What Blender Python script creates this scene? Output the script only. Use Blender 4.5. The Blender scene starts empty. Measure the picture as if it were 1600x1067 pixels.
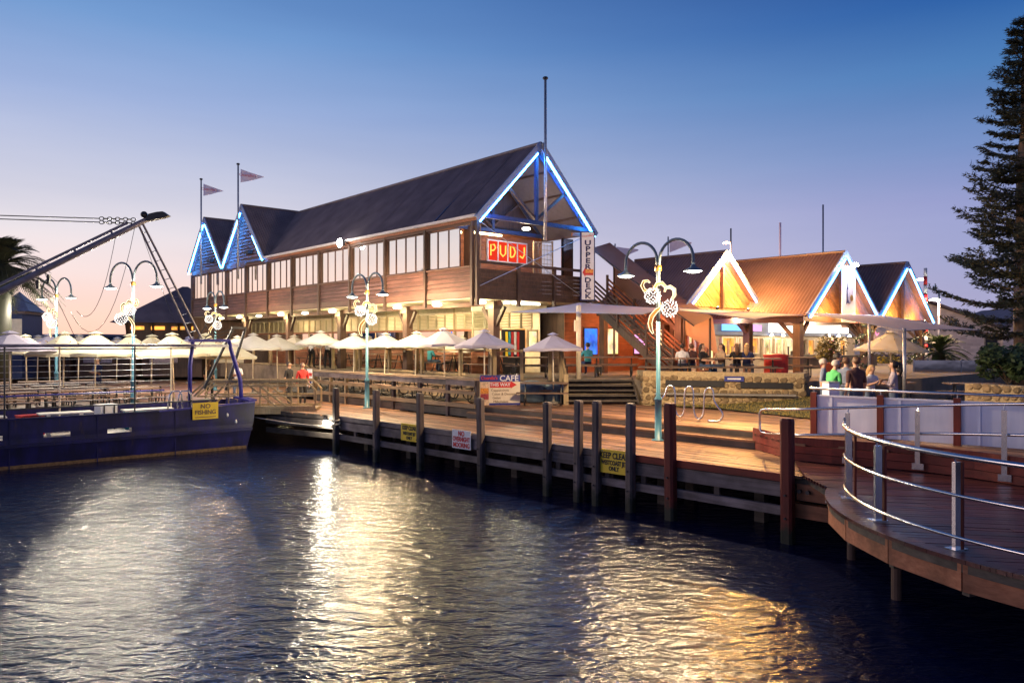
import bpy, bmesh, math, random
from mathutils import Vector, Matrix
R = math.radians
rnd = random.Random(7)
scene = bpy.context.scene
col = scene.collection
# ---------------------------------------------------------------- camera
cam = bpy.data.cameras.new('camera')
cam.sensor_width = 36.0
cam.lens = 26.3
cam.clip_start = 0.1
cam.clip_end = 3000
cam_o = bpy.data.objects.new('camera', cam)
col.objects.link(cam_o)
EYE = 3.75
cam_o.location = (0, 0, EYE)
cam_o.rotation_euler = (R(90), 0, 0)
scene.camera = cam_o
# ---------------------------------------------------------------- dusk sky
world = bpy.data.worlds.new('World')
scene.world = world
world.use_nodes = True
wn = world.node_tree; wn.nodes.clear()
def N(t, typ, **kw):
    n = t.nodes.new(typ)
    for k, v in kw.items():
        setattr(n, k, v)
    return n
def ramp(t, stops, interp='LINEAR'):
    r = N(t, 'ShaderNodeValToRGB')
    e = r.color_ramp.elements
    r.color_ramp.interpolation = interp
    while len(e) > 1: e.remove(e[-1])
    e[0].position = stops[0][0]; e[0].color = (*stops[0][1], 1)
    for p, c in stops[1:]:
        x = e.new(p); x.color = (*c, 1)
    return r
tc = N(wn, 'ShaderNodeTexCoord')
sp = N(wn, 'ShaderNodeSeparateXYZ'); wn.links.new(tc.outputs['Generated'], sp.inputs[0])
# elevation runs the two ramps (sin of elevation 0..1); azimuth towards the sunset blends them
warm = ramp(wn, [(0.0, (.78, .45, .33)), (.035, (.75, .50, .41)), (.08, (.67, .54, .52)), (.13, (.56, .52, .555)), (.19, (.42, .43, .53)),
                 (.28, (.24, .31, .50)), (.36, (.125, .235, .45)), (.46, (.05, .14, .35)), (.62, (.018, .065, .21)), (1.0, (.005, .022, .09))])
cool = ramp(wn, [(0.0, (.27, .265, .42)), (.05, (.27, .27, .43)), (.10, (.24, .26, .44)), (.16, (.20, .225, .42)), (.22, (.12, .19, .385)),
                 (.30, (.048, .142, .335)), (.37, (.014, .075, .26)), (.45, (.005, .036, .18)), (.62, (.006, .028, .12)), (1.0, (.003, .014, .07))])
for r_ in (warm, cool): wn.links.new(sp.outputs['Z'], r_.inputs[0])
SUNSET = Vector((-.96, .28, 0)).normalized()
dt = N(wn, 'ShaderNodeVectorMath', operation='DOT_PRODUCT'); dt.inputs[1].default_value = SUNSET
nz = N(wn, 'ShaderNodeVectorMath', operation='NORMALIZE')
cx = N(wn, 'ShaderNodeCombineXYZ'); wn.links.new(sp.outputs['X'], cx.inputs[0]); wn.links.new(sp.outputs['Y'], cx.inputs[1])
wn.links.new(cx.outputs[0], nz.inputs[0]); wn.links.new(nz.outputs[0], dt.inputs[0])
mr = N(wn, 'ShaderNodeMapRange'); mr.interpolation_type = 'SMOOTHSTEP'
mr.inputs['From Min'].default_value = -.42; mr.inputs['From Max'].default_value = .80
wn.links.new(dt.outputs['Value'], mr.inputs['Value'])
mx = N(wn, 'ShaderNodeMix', data_type='RGBA'); wn.links.new(mr.outputs[0], mx.inputs['Factor'])
wn.links.new(cool.outputs[0], mx.inputs[6]); wn.links.new(warm.outputs[0], mx.inputs[7])
hz_m = N(wn, 'ShaderNodeMapping'); hz_m.inputs['Scale'].default_value = (1.2, 1.2, 9); wn.links.new(tc.outputs['Generated'], hz_m.inputs['Vector'])
hz_n = N(wn, 'ShaderNodeTexNoise'); hz_n.inputs['Scale'].default_value = 2.2; hz_n.inputs['Detail'].default_value = 5; wn.links.new(hz_m.outputs[0], hz_n.inputs['Vector'])
hz_r = ramp(wn, [(.3, (.955, .96, .97)), (.7, (1.045, 1.035, 1.02))]); wn.links.new(hz_n.outputs['Fac'], hz_r.inputs[0])
hz_x = N(wn, 'ShaderNodeMix', data_type='RGBA', blend_type='MULTIPLY'); hz_x.inputs['Factor'].default_value = 1
wn.links.new(mx.outputs[2], hz_x.inputs[6]); wn.links.new(hz_r.outputs[0], hz_x.inputs[7])
bg = N(wn, 'ShaderNodeBackground'); bg.inputs[1].default_value = 1.0
wn.links.new(hz_x.outputs[2], bg.inputs[0])
wo = N(wn, 'ShaderNodeOutputWorld'); wn.links.new(bg.outputs[0], wo.inputs[0])
# the sun has set: only a broad weak glow from its side of the sky
sun = bpy.data.lights.new('sun', 'SUN'); sun.energy = .28; sun.angle = R(25); sun.color = (1, .72, .66)
sun_o = bpy.data.objects.new('sun', sun); col.objects.link(sun_o)
sun_o.rotation_euler = Vector((SUNSET.x, SUNSET.y - .35, .16)).to_track_quat('Z', 'Y').to_euler()
vs = scene.view_settings
vs.view_transform = 'Standard'; vs.look = 'None'; vs.exposure = .55; vs.gamma = 1; vs.use_curve_mapping = False
scene.cycles.max_bounces = 6; scene.cycles.diffuse_bounces = 3; scene.cycles.glossy_bounces = 4; scene.cycles.transmission_bounces = 4
scene.cycles.sample_clamp_indirect = 6.0
scene.cycles.caustics_reflective = False; scene.cycles.caustics_refractive = False
scene.cycles.use_denoising = True

# ---------------------------------------------------------------- materials
MATS = {}
def new_mat(name):
    m = bpy.data.materials.new(name); m.use_nodes = True
    t = m.node_tree; t.nodes.clear()
    o = N(t, 'ShaderNodeOutputMaterial'); b = N(t, 'ShaderNodeBsdfPrincipled')
    t.links.new(b.outputs[0], o.inputs[0])
    MATS[name] = m
    return m, t, b
def vary(t, color_socket, amount):
    """per-object brightness change so that alike pieces differ"""
    oi = N(t, 'ShaderNodeObjectInfo')
    m = N(t, 'ShaderNodeMapRange'); m.inputs['To Min'].default_value = 1 - amount; m.inputs['To Max'].default_value = 1 + amount
    t.links.new(oi.outputs['Random'], m.inputs['Value'])
    h = N(t, 'ShaderNodeHueSaturation'); t.links.new(m.outputs[0], h.inputs['Value']); t.links.new(color_socket, h.inputs['Color'])
    return h.outputs[0]
def plain(name, c, rough=.6, metal=0, var=.0, noise=.18, scale=6, bump=0, spec=.5, objvar=0, trans=0):
    m, t, b = new_mat(name)
    g = N(t, 'ShaderNodeNewGeometry')
    n = N(t, 'ShaderNodeTexNoise'); n.inputs['Scale'].default_value = scale; n.inputs['Detail'].default_value = 5
    t.links.new(g.outputs['Position'], n.inputs['Vector'])
    c2 = [min(1, x * (1 + noise)) for x in c]; c1 = [x * (1 - noise) for x in c]
    r = ramp(t, [(.3, c1), (.7, c2)]); t.links.new(n.outputs['Fac'], r.inputs[0])
    out = r.outputs[0]
    if objvar: out = vary(t, out, objvar)
    t.links.new(out, b.inputs['Base Color'])
    b.inputs['Roughness'].default_value = rough; b.inputs['Metallic'].default_value = metal
    b.inputs['Specular IOR Level'].default_value = spec
    if bump:
        bp = N(t, 'ShaderNodeBump'); bp.inputs['Strength'].default_value = bump; bp.inputs['Distance'].default_value = .02
        t.links.new(n.outputs['Fac'], bp.inputs['Height']); t.links.new(bp.outputs[0], b.inputs['Normal'])
    if trans:
        tr = N(t, 'ShaderNodeBsdfTranslucent'); t.links.new(out, tr.inputs[0])
        mxs = N(t, 'ShaderNodeMixShader'); mxs.inputs[0].default_value = trans
        t.links.new(b.outputs[0], mxs.inputs[1]); t.links.new(tr.outputs[0], mxs.inputs[2])
        t.links.new(mxs.outputs[0], t.nodes['Material Output'].inputs[0])
    return m
def wood(name, c1, c2, ang=0, vertical=False, rough=.62, grain=14, stretch=.06, bump=.35, objvar=.22, stain=.35, spec=.4, obj=False, tide=False):
    """timber: grain stretched along a world direction ang (degrees), blotchy wear, each board its own tone"""
    m, t, b = new_mat(name)
    if obj:
        g = N(t, 'ShaderNodeTexCoord'); src = g.outputs['Object']
    else:
        g = N(t, 'ShaderNodeNewGeometry'); src = g.outputs['Position']
    oi = N(t, 'ShaderNodeObjectInfo')
    off = N(t, 'ShaderNodeVectorMath', operation='SCALE'); off.inputs['Scale'].default_value = 31.0
    cmb = N(t, 'ShaderNodeCombineXYZ')
    for i in range(3): t.links.new(oi.outputs['Random'], cmb.inputs[i])
    t.links.new(cmb.outputs[0], off.inputs[0])
    rot = N(t, 'ShaderNodeMapping'); rot.inputs['Rotation'].default_value = (0, 0, R(-ang))
    t.links.new(src, rot.inputs['Vector'])
    ad = N(t, 'ShaderNodeVectorMath', operation='ADD'); t.links.new(rot.outputs[0], ad.inputs[0]); t.links.new(off.outputs[0], ad.inputs[1])
    sc = N(t, 'ShaderNodeVectorMath', operation='MULTIPLY')
    sc.inputs[1].default_value = (1, 1, stretch) if vertical else (stretch, 1, 1)
    t.links.new(ad.outputs[0], sc.inputs[0])
    n = N(t, 'ShaderNodeTexNoise'); n.inputs['Scale'].default_value = grain; n.inputs['Detail'].default_value = 7; n.inputs['Roughness'].default_value = .65
    t.links.new(sc.outputs[0], n.inputs['Vector'])
    r = ramp(t, [(.28, c1), (.72, c2)]); t.links.new(n.outputs['Fac'], r.inputs[0])
    n2 = N(t, 'ShaderNodeTexNoise'); n2.inputs['Scale'].default_value = 1.7; n2.inputs['Detail'].default_value = 4
    t.links.new(ad.outputs[0], n2.inputs['Vector'])
    r2 = ramp(t, [(.35, (1 - stain,) * 3), (.65, (1.0,) * 3)]); t.links.new(n2.outputs['Fac'], r2.inputs[0])
    mu = N(t, 'ShaderNodeMix', data_type='RGBA', blend_type='MULTIPLY'); mu.inputs['Factor'].default_value = 1
    t.links.new(r.outputs[0], mu.inputs[6]); t.links.new(r2.outputs[0], mu.inputs[7])
    base = vary(t, mu.outputs[2], objvar)
    if tide:      # weed and slime up to the high water mark
        gz = N(t, 'ShaderNodeNewGeometry'); sz = N(t, 'ShaderNodeSeparateXYZ'); t.links.new(gz.outputs['Position'], sz.inputs[0])
        ns = N(t, 'ShaderNodeTexNoise'); ns.inputs['Scale'].default_value = 9; ns.inputs['Detail'].default_value = 4; t.links.new(gz.outputs['Position'], ns.inputs['Vector'])
        ml = N(t, 'ShaderNodeMath', operation='MULTIPLY_ADD'); ml.inputs[1].default_value = .5; t.links.new(ns.outputs['Fac'], ml.inputs[0]); t.links.new(sz.outputs['Z'], ml.inputs[2])
        mz = N(t, 'ShaderNodeMapRange'); mz.inputs['From Min'].default_value = .45; mz.inputs['From Max'].default_value = .72; t.links.new(ml.outputs[0], mz.inputs['Value'])
        mw = N(t, 'ShaderNodeMix', data_type='RGBA'); mw.inputs[6].default_value = (.018, .020, .012, 1); t.links.new(mz.outputs[0], mw.inputs['Factor']); t.links.new(base, mw.inputs[7]); base = mw.outputs[2]
    t.links.new(base, b.inputs['Base Color'])
    rr = N(t, 'ShaderNodeMapRange'); rr.inputs['To Min'].default_value = rough - .12; rr.inputs['To Max'].default_value = rough + .15
    t.links.new(n2.outputs['Fac'], rr.inputs['Value']); t.links.new(rr.outputs[0], b.inputs['Roughness'])
    b.inputs['Specular IOR Level'].default_value = spec
    bp = N(t, 'ShaderNodeBump'); bp.inputs['Strength'].default_value = bump; bp.inputs['Distance'].default_value = .01
    t.links.new(n.outputs['Fac'], bp.inputs['Height']); t.links.new(bp.outputs[0], b.inputs['Normal'])
    return m
def glow(name, c, s):
    m = bpy.data.materials.new(name); m.use_nodes = True
    t = m.node_tree; t.nodes.clear()
    o = N(t, 'ShaderNodeOutputMaterial'); e = N(t, 'ShaderNodeEmission')
    e.inputs[0].default_value = (*c, 1); e.inputs[1].default_value = s
    t.links.new(e.outputs[0], o.inputs[0]); MATS[name] = m
    return m
def glass(name, tint, refl=.9, rough=.03):
    """pane: mirror-like coat over a see-through tinted sheet"""
    m = bpy.data.materials.new(name); m.use_nodes = True
    t = m.node_tree; t.nodes.clear()
    o = N(t, 'ShaderNodeOutputMaterial'); tr = N(t, 'ShaderNodeBsdfTransparent'); gl = N(t, 'ShaderNodeBsdfGlossy')
    tr.inputs[0].default_value = (*tint, 1); gl.inputs['Roughness'].default_value = rough; gl.inputs[0].default_value = (1, .94, .86, 1)
    fr = N(t, 'ShaderNodeFresnel'); fr.inputs[0].default_value = 1.5
    mm = N(t, 'ShaderNodeMath', operation='MAXIMUM'); mm.inputs[1].default_value = refl; t.links.new(fr.outputs[0], mm.inputs[0])
    nn = N(t, 'ShaderNodeTexNoise'); nn.inputs['Scale'].default_value = 1.3
    g = N(t, 'ShaderNodeNewGeometry'); t.links.new(g.outputs['Position'], nn.inputs['Vector'])
    bp = N(t, 'ShaderNodeBump'); bp.inputs['Strength'].default_value = .12; bp.inputs['Distance'].default_value = .03
    t.links.new(nn.outputs['Fac'], bp.inputs['Height']); t.links.new(bp.outputs[0], gl.inputs['Normal'])
    mxs = N(t, 'ShaderNodeMixShader'); t.links.new(mm.outputs[0], mxs.inputs[0])
    t.links.new(tr.outputs[0], mxs.inputs[1]); t.links.new(gl.outputs[0], mxs.inputs[2]); t.links.new(mxs.outputs[0], o.inputs[0])
    MATS[name] = m
    return m
BA, JA = 41.7, 44.9          # bearings of the restaurant and of the jetty
wood('siding', (.085, .040, .032), (.215, .105, .085), ang=BA + 90, objvar=.2)
wood('siding_v', (.075, .040, .032), (.15, .085, .065), vertical=True, objvar=.15)
wood('siding_red', (.20, .07, .035), (.36, .14, .07), ang=BA, objvar=.15)
wood('timber_dark', (.05, .03, .025), (.11, .065, .05), vertical=True, objvar=.15)
wood('timber_beam', (.09, .045, .033), (.16, .08, .06), ang=BA + 90, objvar=.12)
wood('pale_timber', (.30, .22, .12), (.50, .38, .22), vertical=True, objvar=.18, grain=20)
wood('pale_rail', (.20, .14, .09), (.38, .27, .16), ang=JA + 90, objvar=.18, grain=20)
wood('grey_pile', (.06, .045, .044), (.17, .125, .12), vertical=True, objvar=.3, grain=18, stain=.5, tide=True)
wood('grey_beam', (.10, .08, .082), (.27, .22, .225), ang=JA + 90, objvar=.25, grain=16, stain=.6, tide=True)
wood('red_pile', (.115, .017, .011), (.23, .038, .024), vertical=True, objvar=.12, grain=16, stain=.35, tide=True)
wood('red_beam', (.13, .020, .013), (.27, .046, .028), ang=JA + 90, objvar=.12, grain=16, stain=.35)
wood('deck_plank', (.13, .064, .034), (.36, .185, .100), ang=JA + 90, objvar=.5, grain=16, rough=.5, stain=.45)
wood('deck_red', (.040, .010, .012), (.115, .030, .028), ang=-11, objvar=.35, grain=16, rough=.34, stain=.4, spec=.5)
wood('fascia_new', (.27, .09, .045), (.50, .21, .115), ang=JA + 90, objvar=.15, grain=20, stain=.55)
wood('step_timber', (.06, .05, .045), (.15, .12, .10), ang=JA + 90, objvar=.2, grain=16, stain=.5)
wood('lining', (.20, .085, .03), (.34, .16, .06), ang=BA, obj=False, objvar=.2, grain=12)
wood('table_wood', (.12, .07, .05), (.26, .17, .12), ang=10, objvar=.25, grain=16)
wood('bark', (.05, .035, .025), (.14, .10, .07), vertical=True, objvar=.1, grain=9, bump=.8)
plain('roof_metal', (.150, .118, .130), rough=.6, metal=0, objvar=.10, noise=.22, scale=1.2, spec=.4)
plain('roof_hut', (.155, .088, .080), rough=.5, metal=0, objvar=.08, noise=.15, scale=1.2)
plain('lining_metal', (.11, .10, .125), rough=.5, noise=.12)
plain('barge_glow_tint', (.20, .28, .50), rough=.5, noise=.1)  # blue of the neon glow put into the board colour
plain('trim_metal', (.55, .52, .53), rough=.5, noise=.1)
plain('steel_dark', (.035, .035, .045), rough=.45, metal=.4)
plain('steel_blue', (.10, .12, .20), rough=.5, noise=.2)
plain('frame_blue', (.025, .04, .11), rough=.5)
plain('stainless', (.62, .61, .62), rough=.22, metal=1, noise=.08)
plain('galv', (.42, .43, .46), rough=.42, metal=.7, noise=.25, scale=12)
plain('lamp_paint', (.055, .17, .24), rough=.4, noise=.15)
plain('lamp_grey', (.13, .18, .22), rough=.45, noise=.15)
plain('canvas', (.66, .63, .58), rough=.9, noise=.06, scale=2, trans=.25)
plain('canvas_cream', (.62, .58, .44), rough=.9, noise=.07, scale=2, trans=.25)
plain('canvas_lilac', (.44, .42, .54), rough=.9, noise=.06, scale=2, trans=.2)
plain('flag_cloth', (.82, .74, .86), rough=.9, noise=.05, trans=.4)
plain('sail_cloth', (.86, .82, .84), rough=.85, noise=.04, scale=1, trans=.55)
plain('stair_canopy', (.30, .17, .13), rough=.85, noise=.12, scale=1, trans=.35)
plain('white_paint', (.72, .72, .74), rough=.5, noise=.07)
plain('shop_paint', (.42, .34, .24), rough=.6, noise=.12)
plain('cream_paint', (.68, .60, .46), rough=.6, noise=.08)
plain('louver_paint', (.36, .33, .21), rough=.6, noise=.12, objvar=.12)
wood('panel_white', (.60, .65, .84), (.76, .80, .95), vertical=True, rough=.45, grain=5, stretch=.12, bump=.04, objvar=.05, stain=.12)
wood('hull_blue', (.003, .003, .045), (.010, .009, .14), vertical=True, rough=.45, grain=4, stretch=.15, bump=.25, objvar=0, stain=.6)
plain('hull_bright', (.035, .032, .24), rough=.4, noise=.2)
plain('rust', (.16, .10, .05), rough=.9, noise=.4, scale=12)
plain('boat_white', (.62, .60, .56), rough=.55, noise=.15)
plain('boom_paint', (.16, .15, .20), rough=.5, noise=.3, scale=4)
plain('black_iron', (.015, .015, .018), rough=.45)
plain('rope', (.55, .50, .42), rough=.9, noise=.2, scale=40)
plain('sign_yellow', (.75, .52, .03), rough=.5, noise=.08)
plain('sign_white', (.72, .72, .74), rough=.5, noise=.05)
plain('sign_cream', (.78, .66, .48), rough=.5, noise=.05)
plain('sign_blue', (.02, .03, .22), rough=.5, noise=.05)
plain('sign_red', (.60, .02, .02), rough=.5, noise=.05)
plain('ink_black', (.012, .012, .015), rough=.6)
plain('ink_navy', (.02, .02, .10), rough=.6)
plain('ink_red', (.55, .03, .03), rough=.6)
plain('ink_brown', (.16, .09, .05), rough=.6)
plain('photo_cream', (.72, .50, .32), rough=.5, noise=.35, scale=18)
plain('photo_orange', (.70, .26, .04), rough=.5, noise=.45, scale=22)
plain('photo_berry', (.35, .05, .06), rough=.5, noise=.5, scale=22)
plain('gold', (.20, .10, .02), rough=.45, metal=.2, noise=.35, scale=45)
plain('stone', (.24, .17, .09), rough=.9, noise=.35, scale=9, bump=.6, objvar=.4)
plain('mortar', (.42, .32, .18), rough=.95, noise=.25, scale=20, bump=.4)
plain('lawn_soil', (.07, .07, .025), rough=1, noise=.4, scale=5)
plain('grass', (.27, .20, .05), rough=.9, noise=.4, scale=3)  # yellow base colour also carries the orange lamp light on the lawn
plain('ground', (.10, .09, .08), rough=.95, noise=.25, scale=.6)
plain('paving', (.22, .17, .12), rough=.85, noise=.3, scale=2, bump=.2)
plain('concrete', (.26, .24, .21), rough=.9, noise=.3, scale=3, bump=.25)
plain('tank_blue', (.06, .10, .16), rough=.45, noise=.2)
plain('bin_red', (.45, .03, .03), rough=.5, noise=.15)
plain('pot_red', (.28, .06, .04), rough=.7, noise=.2)
plain('leaf', (.045, .075, .025), rough=.6, noise=.4, scale=3, trans=.15)
plain('leaf_warm', (.11, .10, .03), rough=.6, noise=.4, scale=4, trans=.15)
plain('needle', (.050, .056, .030), rough=.75, noise=.5, scale=2, trans=.1)
plain('palm_leaf', (.020, .024, .014), rough=.6, noise=.4, scale=2)
plain('skin', (.50, .29, .20), rough=.55, noise=.06)
plain('hair_dark', (.020, .013, .010), rough=.55, noise=.3, scale=40)
plain('hair_brown', (.10, .05, .028), rough=.55, noise=.3, scale=40)
plain('hair_grey', (.42, .38, .36), rough=.6, noise=.2, scale=40)
plain('hair_blonde', (.45, .28, .12), rough=.55, noise=.25, scale=40)
plain('eye_dark', (.02, .015, .012), rough=.2)
for n_, c_ in (('green', (.08, .42, .14)), ('black', (.018, .017, .020)), ('maroon', (.075, .035, .035)), ('mauve', (.34, .30, .36)), ('white', (.66, .65, .66)),
               ('red', (.50, .03, .03)), ('navy', (.02, .03, .10)), ('denim', (.06, .09, .16)), ('greyblue', (.18, .22, .32)), ('tan', (.40, .28, .18)), ('teal', (.04, .25, .32))):
    plain('cloth_' + n_, c_, rough=.9, noise=.22, scale=9, bump=.9)
glow('neon_blue', (.06, .34, 1.0), 22)
glow('neon_main', (.04, .30, 1.0), 55)
glow('neon_white', (.50, .50, 1.0), 6)
glow('lamp_warm', (1.0, .86, .62), 14)
glow('lamp_white', (1.0, .95, .80), 16)
glow('flood', (1.0, .97, .88), 120)
glow('tube_warm', (1.0, .72, .36), 14)
glow('lamp_orange', (1.0, .45, .15), 40)
glow('tube_green', (1.0, .96, .70), 7)
glow('bulb', (1.0, .91, .82), 2.5)
glow('rope_light', (1.0, .76, .44), 2.0)
glow('red_glow', (1.0, .05, .02), .6)
glow('orange_glow', (1.0, .36, .06), 1.6)
glow('sign_glow', (1.0, .90, .74), 2.2)
glow('sign_glow_blue', (.22, .52, 1.0), 1.3)
glow('sign_glow_pink', (1.0, .40, .85), 1.1)
glow('pink_glow', (1.0, .18, .35), 2.0)
def lit_room(name, c, s):
    """a lit room behind glass: shelves and stock break the light up"""
    m = glow(name, c, s); t = m.node_tree; e = [n for n in t.nodes if n.type == 'EMISSION'][0]
    g = N(t, 'ShaderNodeNewGeometry'); mp = N(t, 'ShaderNodeMapping'); mp.inputs['Scale'].default_value = (6, 6, 4.2); t.links.new(g.outputs['Position'], mp.inputs['Vector'])
    vo = N(t, 'ShaderNodeTexVoronoi'); vo.inputs['Scale'].default_value = 1.0; t.links.new(mp.outputs[0], vo.inputs['Vector'])
    no = N(t, 'ShaderNodeTexNoise'); no.inputs['Scale'].default_value = 1.6; no.inputs['Detail'].default_value = 6; t.links.new(g.outputs['Position'], no.inputs['Vector'])
    r = ramp(t, [(.25, (.03, .02, .015)), (.5, tuple(x * .55 for x in c)), (.75, c)]); 
    mi = N(t, 'ShaderNodeMix', data_type='RGBA'); mi.inputs['Factor'].default_value = .14; t.links.new(no.outputs['Fac'], r.inputs[0])
    t.links.new(r.outputs[0], mi.inputs[6]); t.links.new(vo.outputs['Color'], mi.inputs[7])
    mu = N(t, 'ShaderNodeMix', data_type='RGBA', blend_type='MULTIPLY'); mu.inputs['Factor'].default_value = 1; mu.inputs[7].default_value = (*c, 1); t.links.new(mi.outputs[2], mu.inputs[6])
    t.links.new(mu.outputs[2], e.inputs[0])
lit_room('interior_warm', (1.0, .60, .24), 1.9)
lit_room('interior_white', (1.0, .84, .56), 2.0)
lit_room('interior_blue', (.20, .42, 1.0), 1.5)
glow('blind', (1.0, .80, .45), .75)
glass('pane_mirror', (.9, .85, .8), refl=.9)
glass('pane_clear', (.95, .93, .88), refl=.12)
glass('pane_dark', (.10, .12, .2), refl=.35, rough=.08)

def rust_streaks(name):
    """rust runs and scuffs over a painted hull"""
    t = MATS[name].node_tree; b = [n for n in t.nodes if n.type == 'BSDF_PRINCIPLED'][0]; src = b.inputs['Base Color'].links[0].from_socket
    g = N(t, 'ShaderNodeNewGeometry'); mp = N(t, 'ShaderNodeMapping'); mp.inputs['Scale'].default_value = (2.6, 2.6, .45); t.links.new(g.outputs['Position'], mp.inputs['Vector'])
    n = N(t, 'ShaderNodeTexNoise'); n.inputs['Scale'].default_value = 2.0; n.inputs['Detail'].default_value = 8; n.inputs['Roughness'].default_value = .7; t.links.new(mp.outputs[0], n.inputs['Vector'])
    r = ramp(t, [(.60, (0, 0, 0)), (.70, (.75, .75, .75))]); t.links.new(n.outputs['Fac'], r.inputs[0])
    m = N(t, 'ShaderNodeMix', data_type='RGBA'); m.inputs[7].default_value = (.055, .032, .028, 1); t.links.new(r.outputs[0], m.inputs['Factor']); t.links.new(src, m.inputs[6]); t.links.new(m.outputs[2], b.inputs['Base Color'])
rust_streaks('hull_blue')
# ---------------------------------------------------------------- mesh helpers
class MB:
    def __init__(s): s.v = []; s.f = []
    def add(s, vs, fs):
        k = len(s.v); s.v += [tuple(p) for p in vs]; s.f += [tuple(i + k for i in q) for q in fs]; return s
    def box(s, c, d, rz=0):
        x, y, z = d[0] / 2, d[1] / 2, d[2] / 2
        ca, sa = math.cos(rz), math.sin(rz)
        vs = []
        for dz in (-z, z):
            for dx, dy in ((-x, -y), (x, -y), (x, y), (-x, y)):
                vs.append((c[0] + dx * ca - dy * sa, c[1] + dx * sa + dy * ca, c[2] + dz))
        return s.add(vs, [(0, 3, 2, 1), (4, 5, 6, 7), (0, 1, 5, 4), (1, 2, 6, 5), (2, 3, 7, 6), (3, 0, 4, 7)])
    def span(s, x0, x1, y0, y1, z0, z1):
        return s.box(((x0 + x1) / 2, (y0 + y1) / 2, (z0 + z1) / 2), (abs(x1 - x0), abs(y1 - y0), abs(z1 - z0)))
    def beam(s, a, b, w, h, up=(0, 0, 1)):
        a, b, up = Vector(a), Vector(b), Vector(up)
        d = (b - a).normalized()
        if abs(d.dot(up)) > .99: up = Vector((1, 0, 0))
        sx = d.cross(up).normalized() * (w / 2); sz = sx.cross(d).normalized() * (h / 2)
        vs = [a - sx - sz, a + sx - sz, a + sx + sz, a - sx + sz, b - sx - sz, b + sx - sz, b + sx + sz, b - sx + sz]
        return s.add(vs, [(0, 1, 2, 3), (7, 6, 5, 4), (1, 0, 4, 5), (2, 1, 5, 6), (3, 2, 6, 7), (0, 3, 7, 4)])
    def tube(s, pts, r, n=8, cap=True):
        pts = [Vector(p) for p in pts]
        rs = r if isinstance(r, (list, tuple)) else [r] * len(pts)
        rings = []; u = None
        for i, p in enumerate(pts):
            d = (pts[min(i + 1, len(pts) - 1)] - pts[max(i - 1, 0)]).normalized()
            if u is None:
                u = Vector((0, 0, 1)) if abs(d.z) < .9 else Vector((1, 0, 0))
            u = (u - d * u.dot(d)).normalized(); w = d.cross(u)
            rings.append([p + (u * math.cos(2 * math.pi * k / n) + w * math.sin(2 * math.pi * k / n)) * rs[i] for k in range(n)])
        vs = [q for ring in rings for q in ring]; fs = []
        for i in range(len(rings) - 1):
            for k in range(n):
                a, b2 = i * n + k, i * n + (k + 1) % n
                fs.append((a, b2, b2 + n, a + n))
        if cap:
            fs.append(tuple(range(n - 1, -1, -1))); fs.append(tuple((len(rings) - 1) * n + k for k in range(n)))
        return s.add(vs, fs)
    def lathe(s, prof, n=16, c=(0, 0, 0), cap=True):
        vs = []; fs = []
        for r, z in prof:
            for k in range(n):
                a = 2 * math.pi * k / n
                vs.append((c[0] + r * math.cos(a), c[1] + r * math.sin(a), c[2] + z))
        for i in range(len(prof) - 1):
            for k in range(n):
                a, b = i * n + k, i * n + (k + 1) % n
                fs.append((a, b, b + n, a + n))
        if cap:
            fs.append(tuple(range(n - 1, -1, -1))); fs.append(tuple((len(prof) - 1) * n + k for k in range(n)))
        return s.add(vs, fs)
    def extrude(s, poly, vec):
        n = len(poly); v = Vector(vec)
        vs = [Vector(p) for p in poly] + [Vector(p) + v for p in poly]
        fs = [tuple(range(n - 1, -1, -1)), tuple(range(n, 2 * n))] + [(i, (i + 1) % n, n + (i + 1) % n, n + i) for i in range(n)]
        return s.add(vs, fs)
    def sphere(s, c, r, n=10, m=7, sc=(1, 1, 1)):
        prof = []
        vs = []; fs = []
        for i in range(m + 1):
            a = -math.pi / 2 + math.pi * i / m
            for k in range(n):
                b = 2 * math.pi * k / n
                vs.append((c[0] + sc[0] * r * math.cos(a) * math.cos(b), c[1] + sc[1] * r * math.cos(a) * math.sin(b), c[2] + sc[2] * r * math.sin(a)))
        for i in range(m):
            for k in range(n):
                a, b = i * n + k, i * n + (k + 1) % n
                fs.append((a, b, b + n, a + n))
        return s.add(vs, fs)
    def grid(s, fn, nu, nv):
        k = len(s.v)
        for i in range(nu + 1):
            for j in range(nv + 1): s.v.append(tuple(fn(i / nu, j / nv)))
        for i in range(nu):
            for j in range(nv):
                a = k + i * (nv + 1) + j; s.f.append((a, a + nv + 1, a + nv + 2, a + 1))
        return s
    def mesh(s, name, mat, smooth=False):
        me = bpy.data.meshes.new(name); me.from_pydata(s.v, [], s.f); me.update()
        if mat: me.materials.append(MATS[mat] if isinstance(mat, str) else mat)
        if smooth: me.polygons.foreach_set('use_smooth', [True] * len(me.polygons))
        return me
    def build(s, name, mat, parent=None, smooth=False):
        return put(name, s.mesh(name, mat, smooth), parent)
def put(name, mesh, parent=None, loc=None, rz=0, scale=None):
    o = bpy.data.objects.new(name, mesh); col.objects.link(o)
    if parent is not None: o.parent = parent
    if loc is not None: o.location = loc
    if rz: o.rotation_euler = (0, 0, rz)
    if scale: o.scale = scale
    return o
def tag(o, label=None, cat=None, group=None, kind=None):
    if label: o['label'] = label
    if cat: o['category'] = cat
    if group: o['group'] = group
    if kind: o['kind'] = kind
    return o
def thing(name, label, cat, loc=(0, 0, 0), rz=0, group=None):
    o = bpy.data.objects.new(name, None); col.objects.link(o)
    o.empty_display_size = .2
    o.location = loc; o.rotation_euler = (0, 0, rz)
    return tag(o, label, cat, group)
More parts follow.
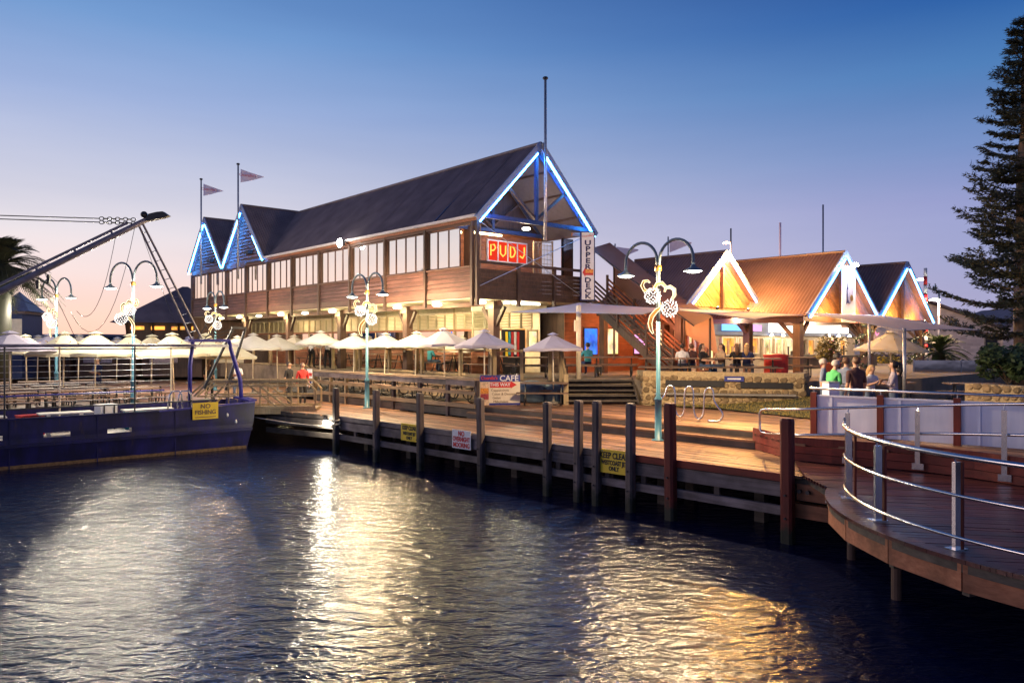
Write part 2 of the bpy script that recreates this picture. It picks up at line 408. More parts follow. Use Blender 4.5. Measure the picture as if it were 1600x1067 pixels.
def dup(root, loc, rz=0, label=None, scale=None):
    def cp(o, par):
        c = o.copy(); col.objects.link(c); c.parent = par
        for ch in o.children: cp(ch, c)
        return c
    r = cp(root, None); r.location = loc; r.rotation_euler = (0, 0, rz)
    if scale: r.scale = (scale,) * 3
    if label: r['label'] = label
    return r
UNIT = {}
def unit(mat):
    if mat not in UNIT: UNIT[mat] = MB().box((0, 0, 0), (1, 1, 1)).mesh('board', mat)
    return UNIT[mat]
def board(name, mat, c, d, rz=0, parent=None):
    """one timber piece: a shared unit box, scaled"""
    return put(name, unit(mat), parent, c, rz, d)
def text(s, size, mat, parent, loc, rot, name='lettering', extrude=.004, bold=0, align='CENTER', sx=1.0):
    cu = bpy.data.curves.new(name, 'FONT'); cu.body = s; cu.size = size; cu.extrude = extrude; cu.offset = bold
    cu.align_x = align; cu.align_y = 'CENTER'; cu.resolution_u = 3
    o = bpy.data.objects.new(name, cu); col.objects.link(o)
    bpy.context.view_layer.update()
    me = bpy.data.meshes.new_from_object(o.evaluated_get(bpy.context.evaluated_depsgraph_get()))
    bpy.data.objects.remove(o)
    me.materials.clear(); me.materials.append(MATS[mat])
    t = put(name, me, parent, loc); t.rotation_euler = rot
    if sx != 1: t.scale = (sx, 1, 1)
    return t
def point(parent, loc, power, color=(1, .85, .62), radius=.08, name='bulb_light'):
    l = bpy.data.lights.new(name, 'POINT'); l.energy = power; l.color = color; l.shadow_soft_size = radius
    o = bpy.data.objects.new(name, l); col.objects.link(o); o.location = loc
    if parent is not None: o.parent = parent
    return o
def spot(parent, loc, direction, power, color=(1, .9, .7), ang=120, blend=.5, radius=.08, name='flood_light'):
    l = bpy.data.lights.new(name, 'SPOT'); l.energy = power; l.color = color; l.shadow_soft_size = radius
    l.spot_size = R(ang); l.spot_blend = blend
    o = bpy.data.objects.new(name, l); col.objects.link(o); o.location = loc
    o.rotation_euler = Vector(direction).to_track_quat('-Z', 'Y').to_euler()
    if parent is not None: o.parent = parent
    return o
FPX = 26.3 / 36 * 1600
def at(px, py, d):                                   # a point seen at px, py of the photograph, d metres ahead
    return Vector(((px - 800) / FPX * d, d, EYE - (py - 533.5) / FPX * d))
def xz(px, d): return (px - 800) / FPX * d
class Frame:
    def __init__(s, o, a):
        s.o = Vector((o[0], o[1], 0)); s.a = R(a)
        s.x = Vector((math.cos(s.a), math.sin(s.a), 0)); s.y = Vector((-math.sin(s.a), math.cos(s.a), 0))
    def __call__(s, x, y, z=0): return s.o + s.x * x + s.y * y + Vector((0, 0, z))
    def inv(s, p): d = Vector((p[0], p[1], 0)) - s.o; return d.dot(s.x), d.dot(s.y)
B = Frame((-1.38, 27.0), BA)     # restaurant: x across its gable, y along its ridge
J = Frame((5.28, 14.0), JA)      # jetty: x inland, y along its edge
WATER, LOW, UP, PATIO = 0.0, 1.25, 1.62, 2.41
def plank_fill(parent, poly, ang, w, z, mat, thick=.05, gap=.012, maxlen=3.6, name='plank', seed=1, limit=None):
    """boards laid at ang inside a world polygon, each its own object; past limit the farthest go into one mesh"""
    rr = random.Random(seed)
    f = Frame((0, 0), ang); P = [f.inv(p) for p in poly]
    y0, y1 = min(p[1] for p in P), max(p[1] for p in P)
    out = []
    y = y0 + w / 2
    while y < y1:
        xs = []
        for i in range(len(P)):
            a, b = P[i], P[(i + 1) % len(P)]
            if (a[1] <= y) != (b[1] <= y): xs.append(a[0] + (y - a[1]) / (b[1] - a[1]) * (b[0] - a[0]))
        xs.sort()
        for i in range(0, len(xs) - 1, 2):
            x0, x1 = xs[i], xs[i + 1]
            cuts = [x0]; q = x0 + maxlen * rr.uniform(.3, 1)
            while q < x1 - .4: cuts.append(q); q += maxlen * rr.uniform(.85, 1.0)
            cuts.append(x1)
            for a, b in zip(cuts, cuts[1:]):
                if b - a > .12: out.append((a, b, y))
        y += w + gap
    items = []
    for a, b, y in out:
        c = f((a + b) / 2, y); items.append((c.length, c, b - a))
    items.sort(key=lambda t: t[0])
    rest = MB()
    for i, (_, c, L) in enumerate(items):
        dz = rr.uniform(-.004, .004)
        if limit is None or i < limit:
            board(name, mat, (c.x, c.y, z - thick / 2 + dz), (L - .006, w, thick), f.a, parent)
        else: rest.box((c.x, c.y, z - thick / 2 + dz), (L - .006, w, thick), f.a)
    if rest.v: tag(rest.build('far_' + name + 's', mat, parent), kind='stuff')
    return len(items)
# ---------------------------------------------------------------- water and land
def water_mat():
    m, t, b = new_mat('harbour_water')
    g = N(t, 'ShaderNodeNewGeometry')
    b.inputs['Base Color'].default_value = (.002, .005, .030, 1)
    b.inputs['Roughness'].default_value = .20; b.inputs['IOR'].default_value = 1.33
    b.inputs['Specular IOR Level'].default_value = .5
    def layer(scale, sx, sy, rot, det):
        mp = N(t, 'ShaderNodeMapping'); mp.inputs['Scale'].default_value = (sx, sy, 1); mp.inputs['Rotation'].default_value = (0, 0, R(rot))
        t.links.new(g.outputs['Position'], mp.inputs['Vector'])
        n = N(t, 'ShaderNodeTexNoise'); n.inputs['Scale'].default_value = scale; n.inputs['Detail'].default_value = det; n.inputs['Roughness'].default_value = .55
        n.inputs['Distortion'].default_value = .6
        t.links.new(mp.outputs[0], n.inputs['Vector'])
        return n.outputs['Fac']
    a = layer(3.4, .6, 1.25, 6, 3); c = layer(13.0, .7, 1.3, -9, 3)
    b1 = N(t, 'ShaderNodeBump'); b1.inputs['Strength'].default_value = 1; b1.inputs['Distance'].default_value = WAVE1
    b2 = N(t, 'ShaderNodeBump'); b2.inputs['Strength'].default_value = 1; b2.inputs['Distance'].default_value = WAVE2
    pn = N(t, 'ShaderNodeTexNoise'); pn.inputs['Scale'].default_value = .22; pn.inputs['Detail'].default_value = 3; t.links.new(g.outputs['Position'], pn.inputs['Vector'])
    pm_ = N(t, 'ShaderNodeMapRange'); pm_.inputs['From Min'].default_value = .35; pm_.inputs['From Max'].default_value = .65; pm_.inputs['To Min'].default_value = .35; pm_.inputs['To Max'].default_value = 1.0
    t.links.new(pn.outputs['Fac'], pm_.inputs['Value']); t.links.new(pm_.outputs[0], b2.inputs['Strength'])
    t.links.new(a, b1.inputs['Height']); t.links.new(c, b2.inputs['Height']); t.links.new(b1.outputs[0], b2.inputs['Normal'])
    t.links.new(b2.outputs[0], b.inputs['Normal'])
WAVE1, WAVE2 = .058, .017
water_mat()
w = MB().grid(lambda u, v: (-400 + 800 * u, -60 + 460 * v, WATER), 8, 8).build('water', 'harbour_water')
tag(w, kind='structure')
def sheet(name, pts, z, mat, kind='structure', thick=0):
    mb = MB()
    if thick: mb.extrude([(p[0], p[1], z - thick) for p in pts], (0, 0, thick))
    else: mb.add([(p[0], p[1], z) for p in pts], [tuple(range(len(pts)))])
    o = mb.build(name, mat)
    bm = bmesh.new(); bm.from_mesh(o.data); bmesh.ops.triangulate(bm, faces=[f for f in bm.faces if len(f.verts) > 4])
    bmesh.ops.recalc_face_normals(bm, faces=bm.faces); bm.to_mesh(o.data); bm.free()
    if kind: tag(o, kind=kind)
    return o
Bt = Frame((-9.4, 26.3), 39.3)   # moored boat: x towards its near end, y towards the terrace
ARC = [Vector((9.53 + 4.73 * math.cos(R(a)), 10.45 + 4.73 * math.sin(R(a)), 0)) for a in range(151, 240, 4)]
RAMP = [Vector(p) for p in ((5.64, 17.45, 0), (5.92, 15.75, 0), (6.54, 15.3, 0), (7.4, 14.75, 0), (7.96, 14.3, 0), (8.45, 13.65, 0), (8.85, 12.9, 0), (9.7, 11.2, 0), (10.6, 9.4, 0))]
land = sheet('ground', [(-500, 48), (-14, 48), (-10.2, 33.6), J(3.2, 13), J(3.2, 2.6), (6.3, 16.2), (9.3, 13.1), (12, 8), (60, -30), (600, -30), (600, 900), (-500, 900)], 1.535, 'ground')
terrace = sheet('terrace', [J(.4, 16), (-8.9, 27.3), Bt(0, 3.2), Bt(-30, 3.2), (-60, 20), (-60, 50), (-13, 50), J(3.1, 26), J(3.1, 16)], 1.245, 'deck_plank', thick=.18)
patio_pts = [B(.85, 32), B(.85, -.2), (1.9, 26.55), (4.25, 26.45), (4.45, 25.25), (9.3, 24.05), (10.2, 25.3), (15.0, 27.4), (26, 37), (20, 52), (-14, 52)]
patio = sheet('patio', patio_pts, PATIO, 'paving', thick=.85)

# ---------------------------------------------------------------- jetty
jetty = sheet('jetty', [J(.06, -.25), J(.06, 15.9), (-8.9, 27.3), J(2.62, 24.5), J(2.62, 2.2), (5.92, 15.8), (5.45, 13.9)], 1.195, 'step_timber', thick=.12)
lower_poly = [J(0, -.2), J(0, 15.95), (-8.95, 27.25), (-11.0, 30.5), J(2.6, 24.5), J(2.6, 2.12), RAMP[0], RAMP[1], (5.4, 13.9)]
plank_fill(jetty, lower_poly, JA + 90, .14, LOW, 'deck_plank', seed=3, limit=200)
curve_deck = sheet('curved_jetty', [(5.5, 13.9), (6.0, 15.7)] + RAMP[2:] + [(10.6, 6)] + [p for p in reversed(ARC)], 1.195, 'step_timber', thick=.10)
plank_fill(curve_deck, [(5.44, 13.88), RAMP[1]] + RAMP[2:] + [Vector((10.6, 6, 0))] + [p for p in reversed(ARC)],
           -11, .125, LOW, 'deck_red', seed=5, maxlen=4.6)
def j_px(px, jx):
    """station along the jetty line jx that is seen at px"""
    k = (px - 800) / FPX; o = J(jx, 0); d = J.y
    return (k * o.y - o.x) / (d.x - k * d.y)
piles = [(525, 'grey_pile', .95), (588, 'grey_pile', .98), (657, 'grey_pile', 1.0), (752, 'grey_pile', 1.0), (855, 'grey_pile', 1.03), (903, 'grey_pile', 1.12), (932, 'grey_pile', 1.14),
         (985, 'grey_pile', 1.14), (1048, 'red_pile', 1.2), (1231, 'red_pile', 1.07)]
pj = []
def pile_mesh(mat):
    mb = MB(); s = .112 if mat == 'red_pile' else .096
    prof = [(-1.6, 1.0), (1.0, 1.0), (1.955, 1.0), (2.0, .82)]
    vs = []; fs = []
    for z, k in prof:
        for dx, dy in ((-1, -.55), (-.55, -1), (.55, -1), (1, -.55), (1, .55), (.55, 1), (-.55, 1), (-1, .55)):
            q = .90
            vs.append((s * k * max(-q, min(q, dx)) / q, s * k * max(-q, min(q, dy)) / q, z))
    for i in range(3):
        for k in range(8): fs.append((i * 8 + k, i * 8 + (k + 1) % 8, i * 8 + 8 + (k + 1) % 8, i * 8 + 8 + k))
    fs.append(tuple(range(24, 32)))
    return mb.add(vs, fs).mesh('pile', mat)
pm = {m: pile_mesh(m) for m in ('grey_pile', 'red_pile')}
bolt = MB().tube([(0, 0, 0), (0, -.03, 0)], .022, 8).mesh('bolt', 'steel_dark')
for px, m, h in piles:
    jy = j_px(px, -.14); pj.append(jy)
    p = put('pile', pm[m], jetty, J(-.14, jy, LOW + h - 2.0), J.a + rnd.uniform(-.04, .04))
    p.rotation_euler.x = rnd.uniform(-.012, .012); p.rotation_euler.y = rnd.uniform(-.012, .012)
    for z in (-.35, -.78):
        b_ = put('bolt', bolt, p, (-.115, 0, 2.0 - h + z)); b_.rotation_euler = (0, 0, R(-90))
edges = sorted(pj + [15.95, -.05])
for a, b in zip(edges, edges[1:]):
    if b - a < .2: continue
    red = a < pj[8] + .1 or (a + b) / 2 < pj[7]
    c = J(.0, (a + b) / 2); L = b - a
    board('kerb_board', 'red_beam' if red else 'grey_beam', (*J(-.035, (a + b) / 2).xy, LOW - .065), (L - .01, .07, .15), J.a + R(90), jetty)
    n = max(1, round(L / 2.2))
    for i in range(n):
        yy = a + L * (i + .5) / n
        board('edge_beam', 'grey_beam', (*J(.03, yy).xy, LOW - .30 + rnd.uniform(-.01, .01)), (L / n - .012, .10, .27), J.a + R(90), jetty)
        board('waler', 'grey_beam', (*J(.0, yy).xy, .56 + rnd.uniform(-.012, .012)), (L / n - .012, .10, .17), J.a + R(90), jetty)
        if rnd.random() < .7: board('hanger', 'grey_pile', (*J(.06, yy + .3).xy, .8), (.12, .06, .36), J.a + R(90), jetty)
for jx in (1.1, 2.3):
    for k in range(7):
        board('inner_pile', 'step_timber', (*J(jx, 1.2 + k * 2.4).xy, .1), (.22, .22, 2.0), J.a, jetty)
# the return of the jetty edge behind the gangway
c0, c1 = J(0, 15.95), Vector((-8.95, 27.25, 0)); d_ = c1 - c0
for z, h, m in ((LOW - .07, .15, 'step_timber'), (LOW - .32, .28, 'step_timber'), (.55, .17, 'step_timber')):
    mid = (c0 + c1) / 2; board('edge_beam', m, (mid.x, mid.y, z), (d_.length - .05, .09, h), math.atan2(d_.y, d_.x), jetty)
end_a = J(.05, -.1)
board('edge_beam', 'fascia_new', (end_a.x + .16, end_a.y - .16, LOW - .30), (.55, .10, .30), J.a + R(90), jetty)
o_ = board('steel_plate', 'galv', (end_a.x + .42, end_a.y - .52, LOW - .27), (.34, .03, .30), J.a + R(90), jetty)
for k in (0, 1):
    q = J(-.02, -.12 - k * .16); b_ = put('bolt', bolt, jetty, (q.x, q.y, LOW - .28)); b_.rotation_euler = (0, 0, J.a - R(90)); b_.scale = (1.8, 1.8, 1.8)
board('cross_head', 'fascia_new', (end_a.x + .22, end_a.y - .1, LOW - .66), (1.0, .2, .26), J.a + R(90), jetty)
# fascia of the curved deck: straight boards round the arc
pts = [Vector((9.53 + 4.70 * math.cos(R(a)), 10.45 + 4.70 * math.sin(R(a)), 0)) for a in (151, 163, 176, 189.5, 203, 216, 229, 242)]
for a, b in zip(pts, pts[1:]):
    m_ = (a + b) / 2; d_ = b - a
    board('fascia_board', 'fascia_new', (m_.x, m_.y, LOW - .215), (d_.length - .012, .07, .31), math.atan2(d_.y, d_.x), curve_deck)
    board('joist_block', 'step_timber', (b.x + .06, b.y, LOW - .25), (.10, .10, .34), math.atan2(d_.y, d_.x), curve_deck)
for i in range(44):
    a_ = R(151.5 + i * 2.05); board('edge_block', 'deck_red', (9.53 + 4.66 * math.cos(a_), 10.45 + 4.66 * math.sin(a_), LOW - .022), (.20, .164, .05), a_, curve_deck)
for x, y in ((5.85, 12.9), (5.6, 10.9), (6.2, 8.4)):
    MB().tube([(x, y, -1.5), (x, y, 1.1)], .07, 10).build('pile', 'timber_dark', curve_deck)
# ---------------------------------------------------------------- broad steps and the upper boardwalk
steps = sheet('boardwalk_steps', [J(2.62, 2.15), J(2.62, 12.2), J(3.06, 12.2), J(3.06, 2.15)], 1.37, 'step_timber', thick=.14)
for y0, y1 in ((2.12, 4.6), (4.6, 7.2), (7.2, 9.8), (9.8, 12.2)):
    ym, L = (y0 + y1) / 2, y1 - y0 - .008
    board('riser', 'step_timber', (*J(2.63, ym).xy, 1.325), (L, .05, .15), J.a + R(90), steps)
    for k in range(3): board('tread_plank', 'deck_plank', (*J(2.665 + k * .145, ym).xy, 1.425 + rnd.uniform(-.003, .003)), (L, .138, .05), J.a + R(90), steps)
    board('riser', 'step_timber', (*J(3.055, ym).xy, 1.52), (L, .05, .13), J.a + R(90), steps)
upper_poly = [J(3.03, 2.05), J(3.03, 12.4), J(3.03, 14.2), (-1.0, 27.2), (1.9, 26.0), (4.3, 25.3), (6.57, 23.3), (8.15, 20.5), (9.5, 19.2), (14, 19), (14, 11.4), RAMP[7], RAMP[6], RAMP[5], RAMP[4], RAMP[3], RAMP[2], RAMP[1], RAMP[0]]
boardwalk = sheet('boardwalk', upper_poly, 1.565, 'step_timber')
plank_fill(boardwalk, upper_poly, JA + 90, .14, UP, 'deck_plank', seed=9, limit=290, maxlen=4.2)
for a, b in zip(RAMP, RAMP[1:]):
    d_ = b - a; m_ = (a + b) / 2; an = math.atan2(d_.y, d_.x)
    for z, h, mat in ((1.335, .15, 'red_beam'), (1.495, .15, 'red_beam'), (1.665, .16, 'red_pile')):
        board('fascia_board', mat, (m_.x, m_.y, z), (d_.length + .01, .05, h), an, boardwalk)
# lawn and stones
lawn_pts = [(4.55, 25.0), (6.57, 23.3), (8.15, 20.5), (9.5, 19.25), (12.5, 19.4), (13.5, 22.5), (9.5, 24.6), (5.0, 25.3)]
lawn = MB()
lb = MB()
def lawn_z(x, y): return UP + .03 + .30 * max(0, min(1, (x - 5) / 4)) * max(0, min(1, (y - (27.8 - .88 * x + 1.0)) / 3.0))
def inside(p, poly):
    c = False
    for i in range(len(poly)):
        a, b = poly[i], poly[i - 1]
        if (a[1] > p[1]) != (b[1] > p[1]) and p[0] < (b[0] - a[0]) * (p[1] - a[1]) / (b[1] - a[1]) + a[0]: c = not c
    return c
def gridmesh(poly, n, zf):
    mb = MB(); x0, x1 = min(p[0] for p in poly), max(p[0] for p in poly); y0, y1 = min(p[1] for p in poly), max(p[1] for p in poly)
    s = (x1 - x0) / n
    k = {}
    def vid(i, j):
        if (i, j) not in k:
            x, y = x0 + i * s, y0 + j * s; k[(i, j)] = len(mb.v); mb.v.append((x, y, zf(x, y)))
        return k[(i, j)]
    for i in range(n):
        for j in range(int((y1 - y0) / s) + 1):
            if inside((x0 + (i + .5) * s, y0 + (j + .5) * s), poly): mb.f.append((vid(i, j), vid(i + 1, j), vid(i + 1, j + 1), vid(i, j + 1)))
    return mb
lw = tag(gridmesh(lawn_pts, 60, lawn_z).build('lawn', 'lawn_soil'), kind='structure')
gr = MB()
for _ in range(16000):
    x, y = rnd.uniform(4.5, 13.5), rnd.uniform(19.2, 25.3)
    if not inside((x, y), lawn_pts): continue
    h = rnd.uniform(.03, .075); a = rnd.uniform(0, 6.28); w_ = .010; z = lawn_z(x, y)
    lx, ly = rnd.uniform(-.03, .03), rnd.uniform(-.03, .03)
    gr.add([(x - w_ * math.cos(a), y - w_ * math.sin(a), z), (x + w_ * math.cos(a), y + w_ * math.sin(a), z), (x + lx, y + ly, z + h)], [(0, 1, 2)])
tag(gr.build('lawn_grass', 'grass'), 'short dry grass tinted for lamp light growing between the boardwalk and stone wall', 'grass', kind='stuff')
# ---------------------------------------------------------------- stone retaining walls, every face stone its own piece
def stone_wall(label, pts, z0, z1, thick=.4, seed=1, cap=None, size=.26):
    rr = random.Random(seed)
    root = thing('stone_wall', label, 'wall', (*pts[0][:2], 0))
    o0 = Vector((pts[0][0], pts[0][1], 0))
    shapes = []
    for k in range(10):
        n = rr.choice((6, 7, 8)); ring = []
        for i in range(n):
            a = 2 * math.pi * i / n + rr.uniform(-.2, .2); ring.append((math.cos(a) * rr.uniform(.85, 1.1), math.sin(a) * rr.uniform(.85, 1.1)))
        mb = MB(); vs = [(x, 0, z) for x, z in ring] + [(x * .72, -.55, z * .72) for x, z in ring]
        mb.add(vs, [tuple(range(2 * n - 1, n - 1, -1))] + [(i, (i + 1) % n, n + (i + 1) % n, n + i) for i in range(n)])
        shapes.append(mb.mesh('stone', 'stone'))
    core = MB()
    for a, b in zip(pts, pts[1:]):
        a3, b3 = Vector((*a[:2], 0)), Vector((*b[:2], 0)); d = (b3 - a3).normalized(); nrm = Vector((d.y, -d.x, 0))
        za0 = a[2] if len(a) > 2 else z1; zb0 = b[2] if len(b) > 2 else z1
        back = -nrm * thick
        pa, pb = a3 - o0, b3 - o0
        core.add([(*pa.xy, z0), (*pb.xy, z0), (*pb.xy, zb0), (*pa.xy, za0), (*(pa + back).xy, z0), (*(pb + back).xy, z0), (*(pb + back).xy, zb0), (*(pa + back).xy, za0)],
                 [(0, 1, 2, 3), (5, 4, 7, 6), (3, 2, 6, 7), (1, 5, 6, 2), (4, 0, 3, 7)])
        L = (b3 - a3).length; row = z0 + size * .45; ri = 0
        while row < max(za0, zb0) - .05:
            x = (.5 if ri % 2 else 0) * size * .6 + .08
            while x < L - .04:
                s = size * rr.uniform(.34, .58)
                top = za0 + (zb0 - za0) * x / L
                if row + s * .5 < top:
                    p = pa + d * (x + s * .2) + nrm * .002
                    st = put('stone', rr.choice(shapes), root, (p.x, p.y, row + rr.uniform(-.03, .03)), math.atan2(d.y, d.x), (s * rr.uniform(.9, 1.35), .07, s * rr.uniform(.75, 1.0)))
                x += s * 2.15
            row += size * .78; ri += 1
    core.build('wall_core', 'mortar', root)
    return root
sw = stone_wall('long stone retaining wall with two dark recessed slots beside the steps', [(4.42, 26.5, 2.75), (4.42, 25.25, 2.75), (9.35, 23.95, 2.72), (9.9, 25.0, 2.72)], UP - .05, 2.75, seed=4)
d_ = (Vector((9.35, 23.95, 0)) - Vector((4.42, 25.25, 0))); an = math.atan2(d_.y, d_.x); dn = d_.normalized(); nn_ = Vector((dn.y, -dn.x, 0))
for t0, t1, z, h in ((.75, 2.65, 2.36, .20), (3.15, 4.75, 2.33, .18)):
    p = dn * ((t0 + t1) / 2) + Vector((0, -1.25, 0)) + nn_ * .045
    board('slot_grille', 'ink_black', (p.x, p.y, z), (t1 - t0, .06, h), an, sw)
p = dn * 2.95 + Vector((0, -1.25, 0)) + nn_ * .06
pl_ = board('wall_plaque', 'sign_blue', (p.x, p.y, 2.53), (.62, .03, .17), an, sw)
board('plaque_print', 'sign_white', (p.x + nn_.x * .016, p.y + nn_.y * .016, 2.53), (.42, .006, .05), an, sw)
sd = stone_wall('low stone seat ledge at the foot of the retaining wall', [(4.75, 24.85, 1.98), (9.1, 23.7, 2.0)], UP - .05, 1.98, thick=.3, seed=12, size=.24)
MB().beam((.0, .02, 2.02), (4.4 * .967, -4.4 * .255, 2.04), .34, .05).build('ledge_slab', 'concrete', sd)
stone_wall('yellow lit stone planter wall under the tall conifer', [(9.9 + 3.6, 22.3, 2.5), (14.0, 20.6, 2.52), (18.5, 19.0, 2.52)], UP - .05, 2.52, seed=21, size=.3)
# ---------------------------------------------------------------- the waterside restaurant
BAY = 2.92; WID = 5.84; LEN = 29.2; SILL, HEAD, EAVE, RIDGE, UFLOOR = 6.46, 7.97, 8.33, 11.3, 5.36
rb = thing('restaurant_building', 'long two storey timber restaurant with dark roof and three neon edged gables', 'building', tuple(B.o), B.a)
def corrugated(a, b, c, d, pitch=.14, amp=.014, up=1, thick=.05):
    """sheet from edge a-b (ridge) to d-c (eave), ribs running down the slope"""
    a, b, c, d = map(Vector, (a, b, c, d))
    n = max(4, int((b - a).length / pitch) * 4)
    nr = (b - a).cross(d - a).normalized()
    if nr.z < 0: nr = -nr
    mb = MB()
    mb.grid(lambda u, v: (a.lerp(b, u).lerp(d.lerp(c, u), v)) + nr * (amp * math.sin(2 * math.pi * u * n / 4)), n, 1)
    k = len(mb.v); q = [a, b, c, d]
    mb.add([p - nr * thick for p in q], [(0, 1, 2, 3)])
    return mb
# roofs
over = .18
for i in range(14):
    a, b = -.45 + 20.89 * i / 14, -.45 + 20.89 * (i + 1) / 14 + .02; dz = .004 * (i % 2)
    corrugated((WID / 2, a, RIDGE + dz), (WID / 2, b, RIDGE + dz), (-over, b, EAVE - over + dz), (-over, a, EAVE - over + dz)).build('roof_sheet', 'roof_metal', rb)
corrugated((WID / 2, -.45, RIDGE), (WID / 2, 29, RIDGE), (WID + over, 29, EAVE - over), (WID + over, -.45, EAVE - over)).build('roof_sheet', 'roof_metal', rb)
MB().tube([(WID / 2, -.47, RIDGE + .02), (WID / 2, 20.6, RIDGE + .02)], .07, 6).build('ridge_cap', 'roof_metal', rb)
for gy in (20.44, 26.28):
    for s in (-1, 1):
        corrugated((-.35, gy, RIDGE + .1), (WID + .2, gy, RIDGE + .1), (WID + .2, gy + s * (2.92 + .02), EAVE - .08), (-.35, gy + s * 2.94, EAVE - .08)).build('gable_roof_sheet', 'roof_metal', rb)
    MB().tube([(-.36, gy, RIDGE + .12), (WID, gy, RIDGE + .12)], .06, 6).build('ridge_cap', 'roof_metal', rb)
# long facade
MB().span(.02, WID, 0, LEN, UFLOOR, UFLOOR + .2).build('upper_floor', 'timber_dark', rb)
MB().span(1.6, 1.65, 1.6, LEN, UFLOOR + .2, EAVE).build('inner_wall', 'timber_dark', rb)
MB().span(WID - .06, WID, 2.5, LEN, UFLOOR, EAVE).build('rear_wall', 'siding_red', rb)
MB().span(0, WID, LEN - .05, LEN, PATIO, EAVE).build('end_wall', 'siding_v', rb)
sboard = {}
def siding_board(L):
    k = round(L, 3)
    if k not in sboard:
        h = .152
        sboard[k] = MB().extrude([(0, -L / 2, 0), (.012, -L / 2, h), (-.010, -L / 2, h), (-.050, -L / 2, 0)], (0, L, 0)).mesh('siding_board', 'siding')
    return sboard[k]
for k in range(10):
    y0, y1 = BAY * k, BAY * (k + 1); ym = (y0 + y1) / 2
    for i in range(5):
        put('siding_board', siding_board(BAY - .15), rb, (-.002, ym, 5.61 + i * .168 + rnd.uniform(-.003, .003)))
    board('backing', 'ink_black', (.03, ym, 6.0), (.02, BAY, .9), 0, rb)
    board('bottom_board', 'timber_beam', (-.03, ym, UFLOOR + .12), (.06, BAY - .15, .24), 0, rb)
    board('sill', 'timber_beam', (-.05, ym, SILL + .0), (.12, BAY - .15, .05), 0, rb)
    board('head_beam', 'timber_beam', (-.04, ym, HEAD + .15), (.10, BAY - .004, .26), 0, rb)
    ws = .80 if k == 0 else .05
    n = 3 if k == 0 else 4
    wl = (BAY - .05 - ws) / n
    for i in range(n):
        a = y0 + ws + i * wl; b = a + wl
        fr = MB()
        fr.span(-.022, .03, a, a + .026, SILL + .03, HEAD); fr.span(-.022, .03, b - .026, b, SILL + .03, HEAD)
        fr.span(-.020, .028, a + .026, b - .026, HEAD - .05, HEAD - .001); fr.span(-.020, .028, a + .026, b - .026, SILL + .031, SILL + .07)
        f_ = fr.build('window', 'timber_beam', rb)
        tilt = rnd.uniform(-.004, .004)
        MB().add([(tilt, a + .026, SILL + .07), (-tilt, b - .026, SILL + .07), (-tilt, b - .026, HEAD - .05), (tilt, a + .026, HEAD - .05)], [(0, 1, 2, 3)]).build('pane', 'pane_mirror', f_)
for k in range(11):
    board('facade_post', 'timber_dark', (-.075, BAY * k + (0 if k else .0), 6.55 if k != 0 else 6.68), (.11, .11, 3.0 if k else 3.25), 0, rb)
MB().beam((-.24, -.4, EAVE - .1), (-.24, 17.5, EAVE - .1), .12, .10).build('gutter', 'trim_metal', rb)
MB().beam((-.16, -.4, EAVE - .19), (-.16, 17.5, EAVE - .19), .05, .12).build('eave_board', 'siding_red', rb)
# two side gables: weatherboards cut to the triangle, barge boards, neon
for gy, full in ((20.44, False), (26.28, True)):
    z = EAVE - .09; hh = .172
    while z < RIDGE - .15:
        w0 = 2.78 * (1 - (z - EAVE + .09) / (RIDGE - EAVE + .09)); w1 = max(.03, 2.78 * (1 - (z + hh - EAVE + .09) / (RIDGE - EAVE + .09)))
        MB().add([(-.055, gy - w0, z), (-.055, gy + w0, z), (.0, gy + w1, z + hh), (.0, gy - w1, z + hh), (.03, gy - w0, z), (.03, gy + w0, z), (.03, gy + w1, z + hh), (.03, gy - w1, z + hh)],
                 [(1, 0, 3, 2), (4, 5, 6, 7), (0, 1, 5, 4), (2, 3, 7, 6), (1, 2, 6, 5), (3, 0, 4, 7)]).build('gable_board', 'siding', rb)
        z += .19
    for s in (-1, 1):
        a, b = Vector((-.33, gy, RIDGE + .03)), Vector((-.33, gy + s * 2.92, EAVE - .12))
        bb = MB().beam(a, b, .05, .26, up=(0, 0, 1)).build('barge_board', 'barge_glow_tint', rb)
        c0 = a.lerp(b, .05 if (full or s == 1) else .52); c1 = a.lerp(b, .97)
        MB().tube([c0 + Vector((-.0, 0, -.20)), c1 + Vector((-.0, 0, -.20))], .038, 8).build('neon_tube', 'neon_main', bb)
    MB().span(-.3, -.05, gy - .9, gy - .35, 8.62, 8.80).build('wall_lamp', 'ink_black', rb)
MB().beam((-.16, 23.36, 8.5), (-.16, 23.36, 7.9), .22, .22).build('rain_head', 'timber_dark', rb)
